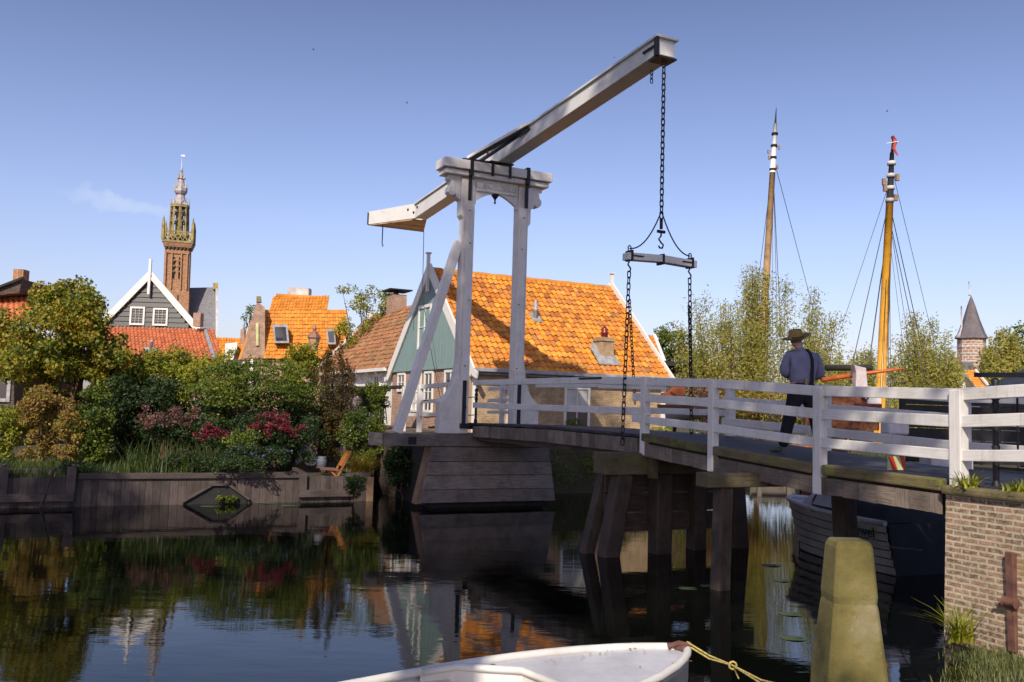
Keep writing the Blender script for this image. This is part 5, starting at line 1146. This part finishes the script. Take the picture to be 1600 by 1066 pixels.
# black iron post of the far street railing
b = MB(); b.lathe([(.05, 0), (.05, .2), (.035, .25), (.035, .75), (.055, .8), (.035, .85), (.05, .92), (.03, .98), (.055, 1.04), (.02, 1.1)], B(-2.5, 1.35, 1.85), 10); b.bar(B(-2.5, 1.3, 2.7), B(-2.5, -.2, 2.55), .025, .025); b.bar(B(-2.5, 1.3, 2.2), B(-2.5, -.2, 2.1), .025, .025)
tag(b.build('iron_bollard', IRON), 'black iron post with two rods behind the gate posts', 'post')
# birds
for i, (x, y, lb) in enumerate(((490, 78, 'tiny dark bird flying high at the upper left'), (636, 161, 'tiny dark bird left of the raised balance beam'), (1386, 174, 'tiny dark bird above the yellow mast'), (960, 90, 'tiny dark bird just above the balance beam'))):
    c_ = at(x, y, 90); s_ = .16 if i != 3 else .1; b = MB()
    b.tube([c_+Vector((-s_*.8, 0, 0)), c_, c_+Vector((s_*.9, 0, .02))], [.01, s_*.28, .01], 6)
    b.add([c_+Vector((-.3*s_, 0, 0)), c_+Vector((.3*s_, 0, 0)), c_+Vector((-.2*s_, -1.4*s_, .9*s_))], [(0, 1, 2)]); b.add([c_+Vector((-.3*s_, 0, 0)), c_+Vector((.3*s_, 0, 0)), c_+Vector((-.2*s_, 1.4*s_, .9*s_))], [(0, 1, 2)])
    tag(b.build('bird', FELT), lb, 'bird', 'birds in the sky')
# ------------------------------------------------------------------ person
def skinned(name, verts, edges, mat, parent, sub=2, root=0):
    me = bpy.data.meshes.new(name); me.from_pydata([tuple(v[0]) for v in verts], edges, []); o = bpy.data.objects.new(name, me); C.objects.link(o)
    o.modifiers.new('skin', 'SKIN')
    if not me.skin_vertices: me.skin_vertices.new() if hasattr(me.skin_vertices, 'new') else None
    for i, v in enumerate(verts): me.skin_vertices[0].data[i].radius = (v[1], v[2] if len(v) > 2 else v[1])
    me.skin_vertices[0].data[root].use_root = True
    sb = o.modifiers.new('sub', 'SUBSURF'); sb.levels = sub; sb.render_levels = sub
    dg = bpy.context.evaluated_depsgraph_get(); nm_ = bpy.data.meshes.new_from_object(o.evaluated_get(dg)); bpy.data.objects.remove(o)
    for p_ in nm_.polygons: p_.use_smooth = True
    nm_.materials.clear(); nm_.materials.append(mat); q = bpy.data.objects.new(name, nm_); C.objects.link(q); q.parent = parent; return q
PX, PY = B(10.15, .95, 0).x+.04, B(10.15, .95, 0).y; PZ = dz(10.15)
man = thing('person', 'person in straw hat, blue shirt and black trousers standing on the bridge, back turned', 'person', (PX, PY, PZ))
# local frame: x to the right of the picture, y away from the camera
hip = .93
J = lambda x, y, z: Vector((x, y, z))
pel = J(.02, 0, hip); kL = J(-.14, .04, .50); aL = J(-.24, .10, .09); kR = J(.21, -.02, .50); aR = J(.27, -.10, .09)
chest = J(.02, .02, 1.30); neck = J(-.01, .04, 1.50); head = J(-.05, .08, 1.575)
sL = J(-.19, .03, 1.40); sR = J(.23, .03, 1.38); eL = J(-.235, .0, 1.13); eR = J(.295, .0, 1.11); wL = J(-.07, .24, 1.10); wR = J(.11, .25, 1.09)
body = [(pel, .14, .11), (J(.02, .0, 1.1), .14, .10), (chest, .16, .11), (neck, .055), (head, .075, .09), (J(-.055, .08, 1.67), .075, .095), (J(-.1, 0, hip-.05), .09), (kL, .06), (aL, .042), (J(.13, 0, hip-.05), .09), (kR, .06), (aR, .042), (sL, .06), (eL, .045), (wL, .03), (sR, .06), (eR, .045), (wR, .03)]
be = [(0, 1), (1, 2), (2, 3), (3, 4), (4, 5), (0, 6), (6, 7), (7, 8), (0, 9), (9, 10), (10, 11), (2, 12), (12, 13), (13, 14), (2, 15), (15, 16), (16, 17)]
for sd, wr in ((-1, wL), (1, wR)):                          # palms, five fingers each
    k0 = len(body); palm = wr+J(-sd*.03, .08, -.01); body.append((palm, .034, .018)); be.append((14 if sd < 0 else 17, k0))
    for fi in range(4):
        off = (fi-1.5)*.019; a = palm+J(off, .05, -.005); c_ = a+J(off*.2, .032-.003*abs(fi-1), -.012); d_ = c_+J(0, .02, -.024)
        n0 = len(body); body += [(a, .010), (c_, .009), (d_, .007)]; be += [(k0, n0), (n0, n0+1), (n0+1, n0+2)]
    a = palm+J(-sd*.035, .01, 0); n0 = len(body); body += [(a, .011), (a+J(-sd*.012, .03, -.008), .009)]; be += [(k0, n0), (n0, n0+1)]
skinned('body', body, be, SKIN, man)
sh_ = [(J(.02, 0, .92), .19, .145), (J(.02, .0, 1.12), .215, .155), (J(.02, .02, 1.30), .21, .145), (J(.0, .03, 1.43), .13, .095), (J(-.015, .04, 1.50), .066), (J(-.18, .03, 1.375), .095), (J(-.225, .02, 1.25), .082), (J(-.24, 0, 1.12), .078), (J(-.12, .19, 1.11), .045), (J(.22, .03, 1.355), .095), (J(.27, .02, 1.24), .085), (J(.295, 0, 1.10), .08), (J(.16, .2, 1.10), .045)]
skinned('shirt', sh_, [(0, 1), (1, 2), (2, 3), (3, 4), (2, 5), (5, 6), (6, 7), (7, 8), (2, 9), (9, 10), (10, 11), (11, 12)], SHIRT, man)
tr = [(J(.02, 0, 1.06), .205, .165), (J(.02, 0, .93), .20, .155), (J(-.09, .0, .78), .12), (J(-.15, .04, .52), .098), (J(-.235, .10, .075), .085), (J(.135, 0, .78), .12), (J(.205, -.02, .52), .098), (J(.268, -.10, .075), .085)]
skinned('trousers', tr, [(0, 1), (1, 2), (2, 3), (3, 4), (1, 5), (5, 6), (6, 7)], TROUS, man)
for a_, dx in ((aL, -.13), (aR, .06)):
    sh2 = [(a_+J(.0, -.02, -.03), .045, .04), (a_+J(dx*.6, .03, -.05), .04, .03), (a_+J(dx*1.2, .07, -.055), .03, .022)]; skinned('shoe', sh2, [(0, 1), (1, 2)], SHOE, man, 2)
b = MB(); W3 = man.location
def mp(x, y, z): return Vector((PX, PY, PZ))+J(x, y, z)
b = MB(); 
b.tube([mp(.11, -.165, .98), mp(.11, -.165, 1.06), mp(.115, -.158, 1.14), mp(.12, -.15, 1.22), mp(.12, -.132, 1.32), mp(.105, -.085, 1.41), mp(.09, -.02, 1.46), mp(.085, .06, 1.45)], .024, 6); b.build('braces', TROUS, man)
b = MB(); b.prism([mp(.0, -.185, 1.05), mp(.055, -.185, 1.05), mp(.05, -.185, .95), mp(.025, -.185, .88), mp(.005, -.185, .95)], (0, .02, 0)); b.build('brace_tab', LEATH, man)
# face, ears, hair, hat
hc = mp(-.055, .08, 1.63)
b = MB(); b.lathe([(.02, -.10), (.075, -.06), (.088, 0), (.085, .05)], hc+Vector((.008, -.012, .0)), 14); b.build('hair', HAIR, man)
b = MB(); fd = Vector((-.55, .83, 0)).normalized(); fs_ = Vector((fd.y, -fd.x, 0))
b.lathe([(.004, 0), (.016, .02), (.008, .05)], hc+fd*.088+Vector((0, 0, -.03)), 6)
for sg in (-1, 1): b.lathe([(.004, -.028), (.014, -.01), (.016, .01), (.004, .03)], hc+fs_*sg*.085+Vector((0, 0, -.01)), 8)
b.build('ears_and_nose', SKIN, man)
b = MB()
for sg in (-1, 1): b.lathe([(.003, -.008), (.01, 0), (.003, .008)], hc+fd*.084+fs_*sg*.032+Vector((0, 0, .005)), 8)
b.tube([hc+fd*.085+fs_*-.025+Vector((0, 0, -.055)), hc+fd*.09+Vector((0, 0, -.057)), hc+fd*.085+fs_*.025+Vector((0, 0, -.055))], .004, 5); b.build('eyes_and_mouth', HAIR, man)
hat = MB(); hb = mp(-.05, .075, 1.635); tx = Matrix.Rotation(R(-10), 3, 'Y') @ Matrix.Rotation(R(8), 3, 'X')
V = []; prof = [(.195, .012), (.19, .002), (.16, -.012), (.125, -.006), (.108, 0), (.104, .045), (.098, .09), (.086, .125), (.055, .138), (.02, .115)]
for r_, z in prof:
    for k in range(20):
        an = 2*math.pi*k/20; ex = 1.05 if r_ > .1 else 1; zz_ = z+(.03*abs(math.cos(an))**2 if r_ > .15 else 0)*(1.3 if math.cos(an) > 0 else .2); dent = -.02*abs(math.cos(an)) if r_ < .06 else 0
        V.append(hb+tx @ Vector((r_*math.cos(an)*ex, r_*math.sin(an)*1.1, zz_+dent)))
hat.add(V, [(i*20+k, i*20+(k+1) % 20, (i+1)*20+(k+1) % 20, (i+1)*20+k) for i in range(len(prof)-1) for k in range(20)]+[tuple((len(prof)-1)*20+k for k in range(20))], None, 0, True); ho = hat.build('hat', STRAW, man)
b = MB(); V = []
for r_, z in ((.111, .0), (.109, .03)):
    for k in range(20): an = 2*math.pi*k/20; V.append(hb+tx @ Vector((r_*math.cos(an), r_*math.sin(an)*1.1, z)))
b.add(V, [(k, (k+1) % 20, 20+(k+1) % 20, 20+k) for k in range(20)], None, 0, True); b.build('hat_band', STRAWB, ho)
man.scale = (1.03, 1.03, 1.07)
# ------------------------------------------------------------------ planting
def bush(name, label, cat, x, y, Y, rx, rz, ncl, per, cr, leaf, mat, ry=None, shell=.5, trunk=.05, gz_=.62, extra=None, narrow=.6, low=-.6):
    """centre given by the place in the garden, real radii in metres"""
    c = at(x, y, Y); P, cc = clumps(c, (rx, ry or rx*.8, rz), int(ncl*1.5), int(per*1.25), cr*1.05, shell, low)
    hz = (c.z-gz_)/2
    if hz > .25 and low > -.9:
        Q, c2 = clumps((c.x, c.y, gz_+hz), (rx*.95, (ry or rx*.8)*.9, hz), int(ncl*.9), int(per*1.2), cr, .3, -1); P = np.concatenate([P, Q])
    P = P[P[:, 2] > gz_-.05]
    base = (c.x, c.y, gz_); parts = [('foliage', P, leaf*1.12, narrow, 0, mat)]
    if extra: parts += extra(c, cc)
    return plant(name, label, cat, base, parts, None, limbs((c.x, c.y, gz_-.2), cc, trunk, 9, .35))
def sprinkle(nm, mat, n, size, cr):
    def f(c, cc):
        i = RNG.integers(0, len(cc), n); P = cc[i]+unit(RNG.normal(size=(n, 3)))*cr; return [(nm, P, size, .8, 0, mat)]
    return f
# big autumn tree, left
def big_tree():
    c = at(92, 545, 24.8); L_ = []; CC = []
    for (dx, dz_, r_, n_) in ((0, .1, 1.55, 46), (-1.0, -.2, 1.1, 24), (1.05, -.1, 1.0, 26), (.3, 1.15, .85, 16), (-1.5, .45, .75, 12), (.2, -1.1, 1.25, 22), (1.35, -.85, .7, 14), (1.0, .95, .6, 9), (-.45, 1.35, .5, 6)):
        P, cc = clumps((c.x+dx, c.y+random.uniform(-.4, .5), c.z+dz_), (r_, r_*.9, r_*.85), int(n_*1.2), 190, .36, .45, -.9); L_.append(P); CC.append(cc)
    P = np.concatenate(L_); cc = np.concatenate(CC)
    plant('autumn_tree', 'large round tree with green, yellow and bronze leaves at the left', 'tree', (c.x+.5, c.y, .62), [('crown', P, .105, .7, 0, L_APPLE)], None, limbs((c.x+.5, c.y, .4), cc, .11, 26, .4))
big_tree()
bush('bronze_shrub', 'sunlit bronze and yellow shrub with bare twisted stems below the big tree', 'shrub', 72, 640, 22.9, .62, .55, 22, 90, .2, .07, L_RUST, trunk=.035)
bush('low_hedge', 'low bright green clipped plants at the left edge', 'shrub', 12, 655, 23.5, .8, .4, 20, 90, .2, .07, L_YEL, trunk=.02)
bush('ivy_arch', 'dark ivy and pale vine covered arch right of the bronze shrub', 'climbing plant', 148, 655, 22.6, .5, .75, 34, 90, .2, .07, L_GREEN, trunk=.05)
bush('golden_vine', 'golden brown vine on pale stems beside the ivy arch', 'climbing plant', 112, 665, 22.3, .34, .6, 18, 80, .15, .06, L_RUST, trunk=.03)
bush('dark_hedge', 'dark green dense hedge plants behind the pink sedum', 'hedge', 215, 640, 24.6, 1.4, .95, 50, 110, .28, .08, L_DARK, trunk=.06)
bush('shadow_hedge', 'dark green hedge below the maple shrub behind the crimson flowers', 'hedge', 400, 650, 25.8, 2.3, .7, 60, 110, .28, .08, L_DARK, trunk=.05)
bush('pale_green_shrub', 'yellow green shrub below the red roofed annex', 'shrub', 262, 594, 26.5, 1.3, .95, 52, 110, .27, .085, L_YEL, trunk=.06)
bush('olive_shrub', 'olive green shrub between the big tree and the yellow green shrub', 'shrub', 205, 590, 26.2, .65, .75, 24, 100, .24, .08, L_GREEN, trunk=.05)
def maple():
    c = at(398, 612, 24.6); L_ = []; CC = []
    for k in range(84):                                   # layered flat sprays
        a = random.uniform(0, 6.28); r_ = random.uniform(.25, 1)**.6; x, y_ = math.cos(a)*r_*1.55, math.sin(a)*r_*1.2; z = .95*math.sqrt(max(0, 1-r_*r_))*random.choice((1, 1, .7, .3))-random.choice((0, .3, .8, 1.3))*random.random()
        q = np.stack([RNG.normal(0, .28, 170), RNG.normal(0, .25, 170), RNG.normal(0, .035, 170)], 1); q[:, 2] -= .3*(q[:, 0]**2+q[:, 1]**2); L_.append(q+np.array([c.x+x, c.y+y_, c.z+z])); CC.append([c.x+x, c.y+y_, c.z+z])
    plant('layered_maple', 'broad layered green maple shrub in the middle of the garden', 'shrub', (c.x, c.y, .62), [('foliage', np.concatenate(L_), .075, .6, 0, L_GREEN)], None, limbs((c.x, c.y, .4), np.array(CC), .07, 18, .3))
maple()
bush('golden_shrub', 'yellow green shrub just left of the bronze conifer', 'shrub', 468, 580, 26.4, .55, .95, 26, 110, .25, .08, L_YEL, trunk=.05)
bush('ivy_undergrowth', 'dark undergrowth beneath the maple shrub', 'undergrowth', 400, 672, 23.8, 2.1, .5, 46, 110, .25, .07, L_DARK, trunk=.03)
def conifer():
    c = at(515, 600, 25.3); L_ = []
    for k in range(30):
        x = random.uniform(-.62, .62); h = (1.0-abs(x)*.85)*random.uniform(.7, 1.0)*1.15; y_ = random.uniform(-.4, .4)
        n_ = 220; t = RNG.uniform(0, 1, n_)**.8; w_ = .16*(1-t)+.02
        L_.append(np.stack([c.x+x+RNG.normal(0, 1, n_)*w_, c.y+y_+RNG.normal(0, 1, n_)*w_, c.z-1.2+t*(1.2+h)], 1))
    for x, h in ((.22, 1.75), (.30, 1.5), (-.1, 1.25)):
        n_ = 260; t = RNG.uniform(0, 1, n_); L_.append(np.stack([c.x+x+RNG.normal(0, 1, n_)*.07*(1-t*.85), c.y+RNG.normal(0, 1, n_)*.07, c.z-.3+t*h], 1))
    plant('bronze_conifer', 'upright bronze green conifer with pointed tips near the lantern', 'conifer', (c.x, c.y, .62), [('foliage', np.concatenate(L_), .09, .3, 0, L_CONI)], None, [([(c.x, c.y, .4), (c.x+.1, c.y, 3.3)], [.07, .02])])
conifer()
def umbel(name, label, x, y, Y, rx, rz, n, mat, gm=L_DARK):
    c = at(x, y, Y); P, cc = clumps(c, (rx, rx*.6, rz), n, 46, .10, .3, -.5); P2, c2 = clumps((c.x, c.y, c.z-rz*.7), (rx*.9, rx*.5, rz*.8), n, 60, .14, .2, -.9); P2 = P2[P2[:, 2] > .6]
    plant(name, label, 'flowering plant', (c.x, c.y, .62), [('flower_heads', P*np.array([1, 1, 1]), .05, .9, 0, mat), ('foliage', P2, .07, .5, 0, gm)], None, limbs((c.x, c.y, .5), cc, .02, 14, .2))
umbel('pink_sedum', 'large clump of dusty pink flower heads by the ivy', 262, 655, 22.4, 1.0, .38, 60, L_PINK)
umbel('crimson_flowers', 'crimson red flower clump at the right end of the pink sedum', 328, 676, 22.2, .42, .28, 26, L_CRIM)
umbel('red_hydrangea', 'big crimson flowering bush in the middle of the flower bed', 432, 668, 22.6, .72, .4, 60, L_CRIM)
bush('yellow_roses', 'yellow flowering sprays around the crimson bush', 'flowering plant', 385, 690, 22.2, .55, .3, 16, 50, .16, .055, L_GREEN, trunk=.015, extra=sprinkle('blossoms', L_YEL, 90, .06, .15))
bush('blue_asters', 'blue flowered asters hanging over the quay edge', 'flowering plant', 405, 712, 21.7, .85, .22, 34, 70, .13, .05, L_DARK, trunk=.012, extra=sprinkle('blossoms', L_BLUE, 130, .045, .14))
bush('trailing_herbs', 'grey green trailing herbs along the quay edge left of the steps', 'plants', 340, 722, 21.6, 1.5, .2, 50, 60, .13, .05, L_DARK, trunk=.01)
bush('quay_ivy', 'dark weeds hanging over the quay beside the left steps', 'plants', 120, 735, 20.6, .4, .2, 16, 60, .13, .05, L_DARK, trunk=.01)
bush('white_rose_bush', 'loose green bush with small white blossoms left of the bridge', 'shrub', 565, 668, 24.6, .68, .55, 46, 75, .17, .06, L_GREEN, trunk=.03, extra=sprinkle('blossoms', STONEW, 40, .05, .16))
bush('shed_climber', 'bright green climbing plant in front of the black shed', 'climbing plant', 583, 625, 27.0, .5, .5, 26, 60, .15, .07, L_GREEN, trunk=.02)
bush('rust_bush', 'rust brown bush left of the white blossom bush', 'shrub', 510, 668, 24.8, .45, .5, 22, 80, .2, .065, L_CONI, trunk=.03)
bush('wall_ivy', 'dark ivy trailing down the brick quay wall by the pier', 'climbing plant', 628, 725, 22.9, .42, .62, 34, 60, .15, .07, L_DARK, trunk=.015, gz_=.1, low=-1)
bush('quay_fern', 'small dark green plant growing on the quay boards right of the chair', 'plants', 556, 757, 21.45, .26, .26, 18, 50, .1, .045, L_DARK, trunk=.006, gz_=.05, low=-1)
bush('outlet_weed', 'green weeds growing in the drain outlet of the quay', 'plants', 343, 777, 21.1, .36, .15, 12, 60, .08, .045, L_GREEN, trunk=.008, gz_=.02, low=-1)
# grasses
def patch(n, s0, s1, t0, t1, z): P = np.array([tuple(B(random.uniform(s0, s1), random.uniform(t0, t1), z)) for _ in range(n)]); return P
tag(blades('garden_grass', patch(11000, -7.5, -1.75, -16, -5.5, .62), .24, .022, L_GRASS), kind='stuff', label='short green grass on the left bank', cat='grass')
o = thing('iris_clump', 'tall clump of long strap leaved green irises on the quay edge', 'grass clump', B(-2.2, -6.6, .62)); blades('blades', patch(420, -2.7, -1.9, -7.6, -5.6, .6), .85, .03, L_GRASS, o, .6, 4)
o = thing('golden_grass', 'arching golden yellow ornamental grass at the quay corner', 'grass clump', B(-1.8, -2.1, .6)); c_ = B(-1.95, -2.05, .62); P = np.array([c_+Vector((random.gauss(0, .12), random.gauss(0, .1), 0)) for _ in range(380)]); blades('blades', P, .62, .016, L_GOLD, o, 1.25, 5)
# green bank under the house wall
def bank():
    P = []
    for _ in range(150):
        t = random.uniform(2.3, 9.3); k = random.random(); c_ = B(-3.4+1.1*k, t, 1.5-1.35*k+random.uniform(0, .2)); n_ = 55
        P.append(np.array(c_)+RNG.normal(size=(n_, 3))*np.array([.17, .15, .12]))
    P = np.concatenate(P); P = P[P[:, 2] > .02]; V, F = leafquads(P, .07, .5); o = arrmesh('bank_vegetation', V, F, L_GREEN); tag(o, 'mixed green weeds covering the canal bank below the brick wall', 'weeds', kind='stuff')
bank()
b = MB(); b.prism([B(-3.6, 2.2, -.3), B(-3.6, 2.2, 1.3), B(-3.2, 2.2, 1.2), B(-2.2, 2.2, -.3)], PP*7.5); tag(b.build('earth_bank', GRND), kind='structure')
for i, (t, r_, lb) in enumerate(((2.5, .28, 'small round bush at the house wall just right of the gate'), (5.35, .45, 'green bush under the window of the brick wall'), (7.1, .3, 'small green bush at the brick wall near the chain'), (8.75, .42, 'yellow green bush at the right corner of the brick house'))):
    c_ = B(-3.85, t, 1.3+r_*.9); P, cc = clumps(c_, (r_, r_*.6, r_*1.1), 14, 70, .15, .3, -.9); plant('wall_bush', lb, 'bush', B(-3.85, t, 1.3), [('foliage', P, .07, .6, 0, L_GREEN if i < 3 else L_YEL)], 'bushes along the brick house wall', limbs(B(-3.85, t, 1.2), cc, .02, 5, .3))
# trees behind
def tall(name, label, x0, x1, y0, y1, Y, n, per, cr, leaf, mat, narrow=.35, rods=16, trunk=.12, gz_=.8, spiky=True):
    """upright crown filling a stretch of bank: rising rods of leaf clumps"""
    a, c = at(x0, y1, Y), at(x1, y0, Y); W_ = (c.x-a.x)/2; xc = (a.x+c.x)/2; zb, zt_ = a.z, c.z; L_ = []; CC = []; st_ = []
    for k in range(n):
        u = random.uniform(-1, 1); y_ = random.uniform(-.7, .7)*W_*.5; h = zb+(zt_-zb)*(1-.35*abs(u)**2.5)*random.choice((.5, .62, .72, .85, 1.0))*random.uniform(.9, 1.0)
        base = Vector((xc+u*W_*.8, Y+y_*.5, zb)); top = Vector((xc+u*W_*1.0, Y+y_, h)); st_.append(([base, base.lerp(top, .5)+Vector((random.uniform(-.15, .15), 0, 0)), top], [trunk*.22, trunk*.12, .008]))
        m = int(per*2.1*(h-zb)/(zt_-zb))
        t = RNG.uniform(.05, 1.0, m); r_ = cr*1.45*(1.15-t*.75)
        p_ = np.array(base)[None]*(1-t[:, None])+np.array(top)[None]*t[:, None]; j = RNG.integers(0, max(3, int(m/28)), m); jo = RNG.normal(size=(j.max()+1, 3)); p_ = p_+jo[j]*r_[:, None]*.75+RNG.normal(size=(m, 3))*r_[:, None]*.35
        L_.append(p_)
    return plant(name, label, 'tree', (xc, Y, gz_), [('crown', np.concatenate(L_), leaf, narrow, .5, mat)], None, st_+[([(xc, Y, gz_-.2), (xc, Y, zb+.3)], [trunk, trunk*.7])])
tall('willow_tree', 'large pale yellow green willow behind the bridge in front of the weathered mast', 1062, 1305, 420, 668, 37.5, 78, 520, .36, .14, L_WILL)
tall('willow_tree', 'smaller pale green willow right of the yellow mast', 1392, 1502, 488, 668, 42, 40, 620, .4, .16, L_WILL)
tall('willow_tree', 'low willow between the person and the yellow mast', 1290, 1372, 524, 660, 46, 26, 520, .4, .17, L_WILL)
tall('distant_tree', 'dark green tree at the right edge beyond the slate spire', 1570, 1680, 474, 640, 62, 26, 700, .6, .24, L_GREEN, .6)
tall('distant_tree', 'olive tree just right of the slate spired tower', 1538, 1590, 510, 640, 60, 20, 560, .5, .22, L_WILL, .5)
def crown(name, label, blobs, Y, leaf, mat, per=100, cr=.35, trunk=.12, narrow=.6, gz_=.8):
    L_ = []; CC = []
    for x, y, r_, n_ in blobs:
        c_ = at(x, y, Y); P, cc = clumps((c_.x, c_.y+random.uniform(-.3, .3), c_.z), (r_, r_, r_*.9), n_, per, cr, .4, -1); L_.append(P); CC.append(cc)
    cc = np.concatenate(CC); m = cc.mean(0); return plant(name, label, 'tree', (m[0], m[1], gz_), [('crown', np.concatenate(L_), leaf, narrow, 0, mat)], None, limbs((m[0], m[1], gz_-.2), cc, trunk, 16, .5))
crown('round_green_tree', 'fresh green round tree behind the end of the long orange roof', [(1052, 540, 1.0, 26), (1066, 560, 1.0, 20), (1043, 520, .5, 8)], 44, .12, L_GREEN)
crown('sparse_tree', 'sparse yellow green tree rising between the mansard and the white cottage', [(585, 478, .9, 16), (560, 470, .6, 7), (540, 455, .35, 4), (555, 520, 1.0, 16), (535, 515, .6, 8), (610, 470, .7, 8), (583, 452, .3, 3), (602, 492, .7, 9)], 42, .12, L_YEL, 46, .3, .1)
crown('small_side_tree', 'small dark tree left of the mansard house gable', [(392, 485, .35, 4), (388, 500, .4, 5)], 47, .12, L_GREEN, 40, .3)
crown('garden_backdrop_tree', 'mid green shrubs filling the gap below the mansard house', [(330, 585, .9, 14), (360, 575, .7, 12), (300, 570, .5, 8)], 29, .09, L_YEL, 80, .28, .08)
def wild(name, label, x0, x1, y, Y, mat, n=26):
    P = []; CC = []
    for _ in range(n):
        c_ = at(random.uniform(x0, x1), y+random.uniform(-8, 14), Y+random.uniform(-.6, .6)); CC.append(tuple(c_)); P.append(np.array(c_)+RNG.normal(size=(110, 3))*np.array([.35, .3, .3]))
    c_ = at((x0+x1)/2, y, Y); plant(name, label, 'shrub', (c_.x, c_.y, .8), [('foliage', np.concatenate(P), .12, .5, 0, mat)], None, limbs((c_.x, c_.y, .7), np.array(CC), .04, 8, .3))
wild('bankside_shrub', 'ochre autumn shrubs under the big willow behind the railing', 1125, 1235, 630, 36, L_RUST)
wild('bankside_shrub', 'rusty red shrub beside the boat shed behind the railing', 1082, 1118, 618, 36.5, L_PINK, 12)
wild('bankside_shrub', 'yellow green shrubs on the far bank behind the barge', 1385, 1430, 640, 36, L_WILL, 14)
tag(blades('far_bank_grass', np.array([(random.uniform(9.6, 22), random.uniform(33.9, 36), .75) for _ in range(2500)]), .35, .05, L_YEL if False else L_GRASS), kind='stuff', label='long grass along the far canal bank', cat='grass')
# near bank grass and weeds
P = []
for _ in range(3000):
    pass
EDG = e[4:]; UPG = up[4:]; P = []
for _ in range(4500):
    i = random.randint(0, 2); u = random.random(); k = random.uniform(.25, 1); ax = EDG[i][0]*(1-u)+EDG[i+1][0]*u; ay = EDG[i][1]*(1-u)+EDG[i+1][1]*u; bx = UPG[i][0]*(1-u)+UPG[i+1][0]*u; by = UPG[i][1]*(1-u)+UPG[i+1][1]*u
    P.append((ax*(1-k)+bx*k+random.gauss(0, .12), ay*(1-k)+by*k+random.gauss(0, .12), -.08+.12*k))
tag(blades('near_bank_grass', np.array(P), .11, .011, leaves('blade_pale', [(.07, .10, .02), (.16, .19, .06), (.25, .24, .10)]), None, .7), kind='stuff', label='pale green grass at the foot of the brick wall', cat='grass')
for nm_, lb, c_, n_, h in (('wall_foot_weed', 'leafy green weed at the foot of the brick abutment corner', Vector((4.75, 9.55, .12)), 70, .42), ('coping_weed', 'tuft of broad weeds growing beside the last white rail post', B(13.75, -.1, 1.69), 50, .2), ('coping_weed', 'grass tuft with dead leaves on the abutment top at the right edge', B(14.3, -.08, 1.69), 60, .14)):
    t = thing(nm_, lb, 'weed', c_); blades('blades', np.array([c_+Vector((random.gauss(0, .05), random.gauss(0, .05), 0)) for _ in range(n_)]), h, .03, L_YEL, t, 1.1, 4)
    blades('dry_blades', np.array([c_+Vector((random.gauss(0, .09), random.gauss(0, .06), 0)) for _ in range(20)]), h*.5, .02, L_RUST, t, 1.3, 3)
# lily pads
for i, (x, y, r_, lb) in enumerate(((1075, 920, .11, 'lily pad floating left of the near bridge pile'), (1105, 916, .08, 'small lily pad touching the near bridge pile'), (1205, 884, .13, 'long pale lily pad right of the near bridge pile'), (1222, 908, .1, 'lily pad with a dark spot below the sloop bow'), (1235, 960, .12, 'lily pad left of the concrete post'), (1240, 998, .12, 'yellow green lily pad low beside the concrete post'), (330, 792, .2, 'lily pad patch in front of the quay outlet'), (420, 786, .25, 'long lily pad patch below the quay boards'), (455, 791, .2, 'lily pad patch right of the quay outlet'))):
    d = FW+(x-800)/1400*RT-(y-533)/1400*UP; k = -CAMZ/d.z; c_ = Vector((d.x*k, d.y*k, .006)); b = MB()
    V = [c_+Vector((r_*math.cos(a)*1.2, r_*math.sin(a), .004*math.sin(3*a))) for a in np.linspace(.25, 6.1, 14)]; b.add([c_]+V, [(0, j, j+1) for j in range(1, 14)]); tag(b.build('lily_pad', L_LILY), lb, 'lily pad', 'lily pads on the canal')
P = np.array([tuple(B(random.uniform(-1.3, 3.5)**1.0 if False else -1.3+5*random.random()**2, random.uniform(-10, 1), .004)) for _ in range(170)])
V, F = leafquads(P, .05, .6, 0, 60); V[:, 2] = .004+np.abs(V[:, 2]-.004)*.15
tag(arrmesh('floating_leaves', V, F, L_YEL), 'fallen leaves floating on the canal below the quay', 'leaves', kind='stuff')
# ------------------------------------------------------------------ tall trees on the near bank behind the viewer, whose shade falls over the canal
def bigshade(x, Y, zc, r, rz, n, per, label, tx=0):
    P, cc = clumps((x, Y, zc), (r, r*.6, rz), n, per, 1.0, .15, -1); P = P[P[:, 2] > (6 if x < -7 else 10.5 if x < 0 else 12.7)]
    plant('bank_tree', label, 'tree', (x+tx, Y, .9), [('crown', P, .34, .8, 0, L_SHADE)], 'tall trees on the near bank', limbs((x+tx, Y, .7), cc, .35, 16, .62))
for x, Y, zc, r, rz, n, per in ((-23, -3, 14.6, 5.5, 5.9, 72, 85), (-15.5, -3, 14.8, 5.5, 6.0, 74, 85), (-10.0, -3, 15.4, 3.6, 6.4, 55, 85), (-7.6, -3, 18.2, 3.2, 8.2, 80, 90), (-6.0, -3.1, 22.0, 3.0, 7.3, 110, 95), (-3.2, -3.2, 19.6, 4.6, 8.4, 130, 95), (1.9, -3, 18.2, 3.7, 7.2, 84, 85)):
    bigshade(x, Y, zc, r, rz, n, per, 'tall leafy tree on the near bank behind the viewer', 5.5 if x > 0 else 0)
for o in list(bpy.data.objects):
    if '_w' in o: del o['_w']
